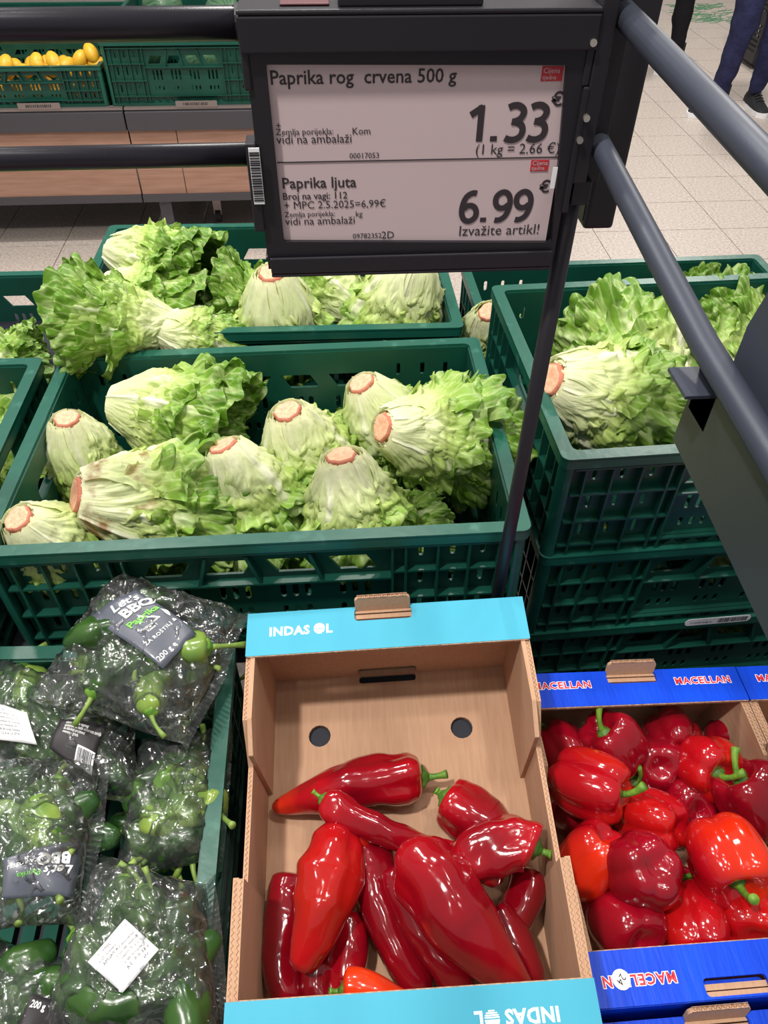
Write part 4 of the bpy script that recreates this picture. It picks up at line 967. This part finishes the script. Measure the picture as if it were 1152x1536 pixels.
sw([('Paprika rog  crvena 500 g', 405, 127, .0112, dk(bold=.012)), ('+', 414, 194, .006, {}), ('Zemlja porijekla:', 414, 203, .0055, {}), ('vidi na ambalaži', 415, 216, .0078, {}), ('Kom', 528, 202, .0062, {}),
    ('00017053', 524, 238, .005, {}), ('Paprika ljuta', 423, 283, .0102, dk(bold=.012)), ('Broj na vagi: 112', 424, 300, .0066, dk(bold=.01)), ('+ MPC 2.5.2025=6,99€', 426, 314, .0074, {}),
    ('Zemlja porijekla:', 427, 326, .0052, {}), ('kg', 533, 325, .0056, {}), ('vidi na ambalaži', 428, 338, .0078, {}), ('09782352', 529, 358, .0052, {}), ('2D', 572, 358, .0075, {}),
    ('(1 kg = 2.66 €)', 712, 232, .0094, {}), ('Izvažite artikl!', 687, 354, .0106, {}), ('€', 826, 159, .0115, dk(bold=.02)), ('€', 808, 289, .0115, dk(bold=.02))], M_EINKT)
def stroke_digits(items, mt, name='price_digits'):
    D_ = {'1': ([[(.06, .72), (.4, .93)], [(.36, .98), (.36, 0.)]], .66), '.': ([[(.12, .075), (.12, .076)]], .4),
          '3': ([[(.08, .90), (.2, .95), (.36, .95), (.5, .86), (.52, .74), (.44, .6), (.28, .53), (.2, .53)], [(.28, .53), (.48, .45), (.55, .3), (.5, .13), (.34, .04), (.18, .04), (.05, .09)]], .66),
          '6': ([[(.52, .94), (.38, .95), (.2, .84), (.1, .62), (.07, .36), (.12, .16), (.24, .05), (.38, .05), (.52, .16), (.55, .32), (.5, .47), (.38, .55), (.24, .54), (.12, .44)]], .68)}
    D_['9'] = ([[(.62-x, 1-y) for x, y in D_['6'][0][0]]], .68)
    mb = MB()
    for txt, u, v, h in items:
        x0_, z0_ = S(u, v)
        for ch_ in txt:
            st_, adv = D_[ch_]; wd_ = .092 if ch_ != '.' else .1
            for pl_ in st_:
                P_ = [Vector((a, b, 0)) for a, b in pl_]
                Q_ = [catmull(P_, k/32) if len(P_) > 3 else P_[0].lerp(P_[-1], 0) for k in range(33)] if len(P_) > 3 else P_
                vv = []; ff = []
                for k, p in enumerate(Q_):
                    t = (Q_[min(k+1, len(Q_)-1)]-Q_[max(k-1, 0)]); t = t.normalized() if t.length > .02 or len(Q_) > 3 else Vector((0, 1, 0)); n = Vector((-t.y, t.x, 0))
                    
                    if ch_ == '.': n = Vector((-1, 0, 0)); p = p+Vector((0, -.075 if k == 0 else .07, 0))
                    vv += [p+n*wd_, p-n*wd_]
                for k in range(len(Q_)-1): ff.append((2*k, 2*k+1, 2*k+3, 2*k+2))
                mb.add([((p.x*h+x0_), p.y*h+z0_, .000002*i_) for i_, p in enumerate(vv)], ff)
            x0_ += adv*h
    o = mb.build(name, mt, scr); o.matrix_local = Ms; return o
stroke_digits([('1.33', 700, 213, .0226), ('6.99', 688, 334, .0216)], M_EINKT)
(lambda *a: None)([('1.33', 695, 212, .0315, dk(bold=.035, spacing=1.04)), ('6.99', 684, 334, .0315, dk(bold=.035, spacing=1.0))], M_EINKT, 'price_digits')
x0, z0 = S(416, 244); x1, z1 = S(838, 240)
o = MB().box(x0, x1, SY+.0001, SY+.0005, z0-.0003, z0+.0003).build('divider_line', M_EINKT, scr)
for (u0, v0, u1, v1) in ((811, 99, 846, 122), (795, 240, 824, 257)):
    a, b = S(u0, v1); c, d = S(u1, v0); o = MB().box(a, c, SY+.0001, SY+.0005, b, d).build('red_tag', M_EINKR, scr)
    lettering([('Cijena', a+.0008, b+(d-b)*.55, .0042, {}), ('tjedna', a+.0008, b+(d-b)*.12, .0036, {})], M_EINK, o, Matrix.Translation((0, SY-.0001, 0)) @ Matrix.Rotation(PI/2, 4, 'X'))
# barcode strip on the left clip, screws and scraps of tape on the right
cl = MB().box(.3395, .3465, SY-.0075, SY-.0066, .392, .428).build('barcode_strip', M_PAPER, sg, Matrix.Identity(4)); cl.matrix_parent_inverse = Matrix.Translation((-.448, -SY, -.343))
bb = MB(); r_ = random.Random(9); z = .394
while z < .426:
    q = r_.uniform(.0005, .0014); bb.box(.3398, .3462, SY-.0078, SY-.0075, z, z+q); z += q+r_.uniform(.0004, .0011)
bb.build('barcode', M_BLACKINK, cl)
for u, v in ((878, 175), (868, 208), (888, 62)):
    p = aty(u, v, SY-.004); o = spart('screw', MB().tube([(p.x, SY-.008, p.z), (p.x, SY+.004, p.z)], [.0022, .0026], 10), M_CHR, bv=0)
p = aty(828, 262, SY-.002); spart('tape_scrap', MB().box(p.x-.001, p.x+.0022, SY-.0055, SY-.005, p.z-.008, p.z+.006), M_PAPER, bv=0)

def rail(name, label, pts, r, mt, n=18):
    base = Vector(pts[0]); o = empty(name, label, 'rail', Matrix.Translation(base)); mb = MB(); mb.smooth = True; mb.tube([Vector(p)-base for p in pts], r, n); mb.build('tube', mt, o)
    MB().tube([Vector(pts[0])-base-(Vector(pts[1])-base).normalized()*.001, (Vector(pts[1])-base).normalized()*.006], r*1.12, n).build('end_collar', M_BLK, o); return o
rail('rail', 'upper black horizontal rail left of the price display', [(.345, -.03, .492), (-.6, -.03, .49)], .0092, M_RAIL)
rail('rail', 'lower black horizontal rail left of the price display', [(.345, -.03, .4165), (-.6, -.03, .415)], .0075, M_RAIL)
rail('rail', 'thick upper rail slanting to the right picture edge', [(.574, -.03, .4965), (.5795, -.242, .4815), (.587, -.6, .456)], .0078, M_GRY)
rail('rail', 'slimmer lower rail slanting past the sheet panel at right', [(.572, -.022, .4235), (.575, -.032, .421), (.58, -.24, .391), (.586, -.6, .366)], .0074, M_GRY)
rail('upright_pole', 'thin black pole standing between lettuce crate and cyan tray', [(.5635, -.035, .47), (.5595, -.035, -.3)], .0068, M_BLK)
bk = empty('mounting_bracket', 'black bracket joining display, rails and pole', 'bracket', Matrix.Translation((.567, -.03, .38)))
def bp_(name, mt, *b):
    o = MB().box(*b).build(name, mt, bk); o.matrix_parent_inverse = Matrix.Translation((-.567, .03, -.38)); bevel(o, .001, 2); return o
bp_('plate', M_BLK, .556, .58, -.036, -.024, .395, .56); bp_('clamp', M_BLK, .559, .572, -.046, -.02, .383, .4); bp_('clamp', M_BLK, .556, .566, -.05, -.036, .40, .52)
hb = empty('sign_holder', 'tall black box-shaped holder hanging right of the display', 'holder', Matrix.Translation((.6, .03, .344)))
o = MB().box(-.012, .012, -.03, .035, 0, .26).build('shell', M_BLK, hb); bevel(o, .003, 2)
o = MB().box(-.0128, -.012, -.026, .03, .006, .25).build('lit_side_skin', M_PANEL, hb)  # grey skin puts the light on the black shell's left face into its colour
# sheet panel along the right rails
sp_ = empty('sheet_panel', 'dark grey sheet metal side panel hanging on the rails at right', 'panel', Matrix.Translation((.588, -.24, .33)))
def sp(name, poly, x, t, mt):
    o = MB().add(*plate(poly, [], t), M=yz(x)).build(name, mt, sp_); o.matrix_parent_inverse = Matrix.Translation((-.588, .24, -.33)); bevel(o, .0008, 1); return o
sp('lower_panel', [(-.236, .326), (-.238, .39), (-.62, .37), (-.62, .30)], .584, .003, M_PANEL)
sp('upper_panel', [(-.252, .386), (-.252, .41), (-.262, .449), (-.268, .478), (-.62, .462), (-.62, .366)], .592, .003, M_GRY)
o = MB().box(.566, .585, -.262, -.236, .374, .376).box(.5825, .5855, -.262, -.24, .352, .376).build('hook_tab', M_GRY, sp_); o.matrix_parent_inverse = Matrix.Translation((-.588, .24, -.33))
for u, v in ((1060, 1040), (1058, 500)):
    pass

# ------------------------------------------------------------------ far shelf with lemons and melons
SH = -.37; SYY = 2.7
sh = empty('fruit_shelf', 'wood-fronted display shelf across the aisle', 'shelf', Matrix.Translation((-.5, 3.0, FZ)))
def hbx(name, mt, *b, par=None):
    o = MB().box(*b).build(name, mt, par or sh); o.matrix_parent_inverse = Matrix.Translation((.5, -3., -FZ)); return o
for a, b in ((-2.2, -.388), (-.382, 1.1)):
    bevel(hbx('shelf_deck', M_SHELF, a, b, SYY, 3.55, SH-.06, SH), .002); hbx('front_lip', M_SHELFT, a, b, SYY-.004, SYY+.03, SH, SH+.008)
    bevel(hbx('front_beam', M_SHELF, a, b, SYY-.012, SYY, SH-.075, SH-.005), .002); hbx('lower_beam', M_SHELF, a, b, SYY-.005, SYY+.02, -.73, -.70)
for a, b in ((-2.2, -1.2), (-1.197, -.388), (-.382, -.2), (-.197, .6), (.603, 1.1)): bevel(hbx('wood_panel', M_WOOD, a, b, SYY+.004, SYY+.016, -.70, SH-.074), .001)
for x in (-2.1, -.3, 1.0): hbx('leg', M_SHELF, x-.025, x+.025, SYY+.02, SYY+.07, FZ, -.72); hbx('leg', M_SHELF, x-.025, x+.025, 3.45, 3.5, FZ, -.42)
hbx('back_skirt', M_DARK, -2.2, 1.1, 3.5, 3.52, FZ+.1, -.45)
cs_ = empty('caster', 'small swivel caster under the far shelf', 'caster wheel', Matrix.Translation((-.11, 2.92, FZ)))
MB().tube([(-.012, 0, .03), (.012, 0, .03)], .03, 18).build('wheel', M_RUB, cs_); MB().box(-.018, .018, -.012, .02, .035, .2).build('fork', M_SHELFT, cs_)
def bgc(x, y, z, H, label): return crate(pose(x, y+.4, z+H), .6, .4, H, label)
bgc(-1.04, 2.715, SH+.009, .14, 'low green crate of lemons on the far shelf'); bgc(-1.04, 3.13, SH+.0, .2, 'green crate behind the lemon crate on the far shelf')

bgc(-.43, 2.715, SH+.009, .22, 'tall green crate of melons on the far shelf'); bgc(-.43, 3.13, SH+.0, .24, 'tall green crate behind the melon crate on the far shelf')
lem = MB(); lem.smooth = True; lem.uv = []
for i in range(15):
    t = i/14; th = PI*t; R = .027*math.sin(th)**.9; z = -.036*math.cos(th)*(1 if 2 < i < 12 else 1.06)
    for k in range(20): lem.v.append((R*math.cos(2*PI*k/20), R*math.sin(2*PI*k/20), z))
for i in range(14):
    for k in range(20): lem.f.append((i*20+k, i*20+(k+1) % 20, (i+1)*20+(k+1) % 20, (i+1)*20+k))
lem.uv = None; lme = lem.mesh('lemon', M_LEMON); rl = random.Random(4)
def lemon(p, label):
    o = link('lemon', lme); tag(o, label, 'lemon', 'lemons in the crates on the far shelf'); o.location = p; o.rotation_euler = (rl.uniform(0, 3), rl.uniform(0, 3), rl.uniform(0, 6))
top = [(8, 97), (55, 95), (80, 92), (102, 97), (120, 90), (137, 80), (125, 103), (148, 96), (60, 103), (78, 104), (95, 102), (10, 108), (112, 108), (35, 107), (145, 104)]
nm_ = ['lone lemon at the left edge', 'lemon left of the middle pair', 'bigger lemon in the middle of the pile', 'lemon low behind the middle', 'lemon below the highest one', 'highest lemon on the pile', 'lemon at the front right of the pile', 'lemon by the right crate wall', 'front lemon at left of the pile', 'front lemon under the bigger one', 'front lemon at the centre rim', 'half-seen lemon at the left rim', 'lemon at the front rim right of centre', 'lemon at the front rim left of centre', 'lowest lemon in the right corner']
for (u, v), n_ in zip(top, nm_): lemon(aty(u, v, 2.80), n_+' on the far shelf')
ORD = ('first', 'second', 'third', 'fourth', 'fifth', 'sixth', 'seventh', 'eighth', 'ninth')
for k in range(16):
    lemon((-1.0+.037*(k % 8)*2, 2.77+.07*(k//8), SH+.05), '%s lemon from the left in the %s low row behind the crate front slots' % (ORD[k % 8], ('nearer', 'farther')[k//8])); 
for k in range(9): lemon((-1.0+.065*k, 3.05+.02*(k % 2), SH+.07), '%s lemon from the left along the rear wall of the lemon crate' % ORD[k])
mel = MB(); mel.smooth = True; mel.uv = []
for i in range(25):
    t = i/24; th = PI*t
    for k in range(36): mel.v.append((.085*math.sin(th)*math.cos(2*PI*k/36), .085*math.sin(th)*math.sin(2*PI*k/36), -.09*math.cos(th))); mel.uv.append((t, .5+.5*math.sin(k*2*PI/36*9)))
for i in range(24):
    for k in range(36): mel.f.append((i*36+k, i*36+(k+1) % 36, (i+1)*36+(k+1) % 36, (i+1)*36+k))
mme = mel.mesh('melon', M_MELON)
for p, lb_ in (((-.27, 2.95, SH+.175), 'green melon in the tall front crate on the far shelf, just below its rim'), ((-.27, 3.3, SH+.22), 'green melon higher up behind, above the upper rail'), ((-.08, 2.93, SH+.12), 'dark melon deeper in the tall front crate'), ((-.02, 3.32, SH+.18), 'melon in the rear crate near the display top')):
    o = link('melon', mme); tag(o, lb_, 'melon', 'green melons on the far shelf'); o.location = p; o.rotation_euler = (1.2, .5, .3)
for i, x in enumerate((-.78, -.18)):
    tg = MB().box(0, .16, -.001, .001, 0, .022).build('shelf_tag', M_SHELFT); tg.location = (x, SYY-.006, SH+.0085); tag(tg, ('long price strip in front of the lemon crate', 'long price strip in front of the melon crate')[i], 'price strip')
    mb = MB(); r_ = random.Random(i)
    for k in range(14): mb.box(.03+.007*k, .03+.007*k+r_.uniform(.002, .005), -.0016, -.001, .006, .016)
    mb.build('print', M_BLACKINK, tg)

# ------------------------------------------------------------------ shoppers beyond
def shopper(name, label, fabric, feet, hip, shoes_dir, seed):
    """feet: two ankle floor points; hip: pelvis point"""
    base = (Vector(feet[0])+Vector(feet[1]))/2; r = empty(name, label, 'person', Matrix.Translation(base))
    me = bpy.data.meshes.new('trousers'); hp = Vector(hip)-base; V = []; E = []; Rd = []
    V.append(hp); Rd.append(.16)
    V.append(hp+Vector((0, 0, .13))); Rd.append(.15); E.append((0, 1))
    for i, f in enumerate(feet):
        f = Vector(f)-base; top = hp+Vector((.09*(1 if f.x > 0 else -1), 0, -.1)); pv = 0; 
        kn = top.lerp(f+Vector((0, 0, .1)), .48)+Vector((0, -.03, 0))
        for p, rr in ((top, .098), (top.lerp(kn, .5), .085), (kn, .07), (kn.lerp(f+Vector((0, 0, .1)), .5), .062), (f+Vector((0, 0, .13)), .047), (f+Vector((0, 0, .085)), .046)):
            V.append(p); Rd.append(rr); E.append((pv, len(V)-1)); pv = len(V)-1
    me.from_pydata([tuple(v) for v in V], E, []); me.materials.append(fabric); o = link('trousers', me, r)
    sk = o.modifiers.new('skin', 'SKIN'); sk.use_smooth_shade = True
    for i, sv in enumerate(me.skin_vertices[0].data): sv.radius = (Rd[i]*(.78 if i < 2 else 1)*1.05, Rd[i]*1.05); sv.use_root = (i == 0)
    s = o.modifiers.new('s', 'SUBSURF'); s.levels = 2; s.render_levels = 3
    tx_ = bpy.data.textures.new('folds', 'CLOUDS'); tx_.noise_scale = .12; d = o.modifiers.new('d', 'DISPLACE'); d.texture = tx_; d.strength = .035; d.texture_coords = 'GLOBAL'; d.mid_level = .5
    for f, dr in zip(feet, shoes_dir):
        f = Vector(f)-base; Ms_ = Matrix.Translation(f) @ Matrix.Rotation(dr, 4, 'Z')       # shoe points along local +x
        up = MB(); up.smooth = True
        st_ = [(-.075, .034, .085), (-.06, .038, .095), (-.02, .042, .1), (.03, .044, .082), (.08, .047, .062), (.13, .046, .05), (.17, .036, .042), (.19, .012, .034)]
        for x, wy, hz in st_:
            for k in range(12):
                a = PI*k/11; up.v.append((x, wy*math.cos(a), .022+(hz-.022)*math.sin(a)**.7))
        for i in range(len(st_)-1):
            for k in range(11): up.f.append((i*12+k, i*12+k+1, (i+1)*12+k+1, (i+1)*12+k))
        up.f.append(tuple(range(12)))
        sh_ = up.build('shoe', M_SHOE, r, Ms_)
        MB().add(*plate([(-.085, -.03), (-.05, -.04), (.05, -.046), (.12, -.05), (.17, -.042), (.2, -.01), (.2, .01), (.17, .042), (.12, .05), (.05, .046), (-.05, .04), (-.085, .03)], [], .026), M=Matrix.Translation((0, 0, .013))).build('sole', M_PAPER, sh_)
        lc = MB()
        for k in range(4): lc.tube([(.02+.022*k, -.024, .09-.009*k), (.02+.022*k, 0, .103-.009*k), (.02+.022*k, .024, .09-.009*k)], .0035, 6)
        lc.build('laces', M_RUB, sh_)
        MB().tube([(-.028, 0, .07), (-.03, 0, .16)], .038, 14).build('sock', M_SHOE, sh_)
    return r
fa = at(1070, 170, FZ); fb = at(1127, 162, FZ)
shopper('person', 'shopper in navy jogging trousers and black white-soled trainers beyond the rails', M_NAVY, [fa, fb], ((fa.x+fb.x)/2+.0, fa.y+.03, FZ+.9), [math.radians(197), math.radians(-92)], 1)
fd = at(1008, 104, FZ); fc = fd+Vector((-.3, .12, 0))
shopper('person', 'shopper in black trousers mostly hidden behind the black holder', M_BFAB, [fc, fd], (fd.x-.1, fc.y+.05, FZ+.9), [math.radians(225), math.radians(215)], 2)
# black mesh basket trolley behind the navy trousers
bt = empty('basket_trolley', 'black perforated basket trolley behind the navy trousers', 'trolley', Matrix.Translation((3.62, 5.4, FZ)))
hs = [rrect(-.2+.026*i, -.2+.026*i+.018, .1+.03*j, .1+.03*j+.018, .004, 1) for i in range(16) for j in range(15) if j not in (6, 7)]
wv = MB().add(*plate([(-.215, .04), (.225, .04), (.235, .58), (-.225, .58)], hs, .006)).mesh('side', M_RUB)
for a in range(4): link('side', wv, bt, Matrix.Rotation(a*PI/2, 4, 'Z') @ Matrix.Translation((0, -.225, 0)) @ Matrix.Rotation(PI/2, 4, 'X'))
MB().box(-.21, .21, -.21, .21, .04, .05).build('bottom', M_RUB, bt)
for x in (-.17, .17):
    for y in (-.17, .17): MB().tube([(x-.01, y, .022), (x+.01, y, .022)], .022, 14).build('wheel', M_RUB, bt)
MB().tube([(-.15, .22, .5), (-.15, .3, .95), (.15, .3, .95), (.15, .22, .5)], .009, 8).build('handle', M_RUB, bt)
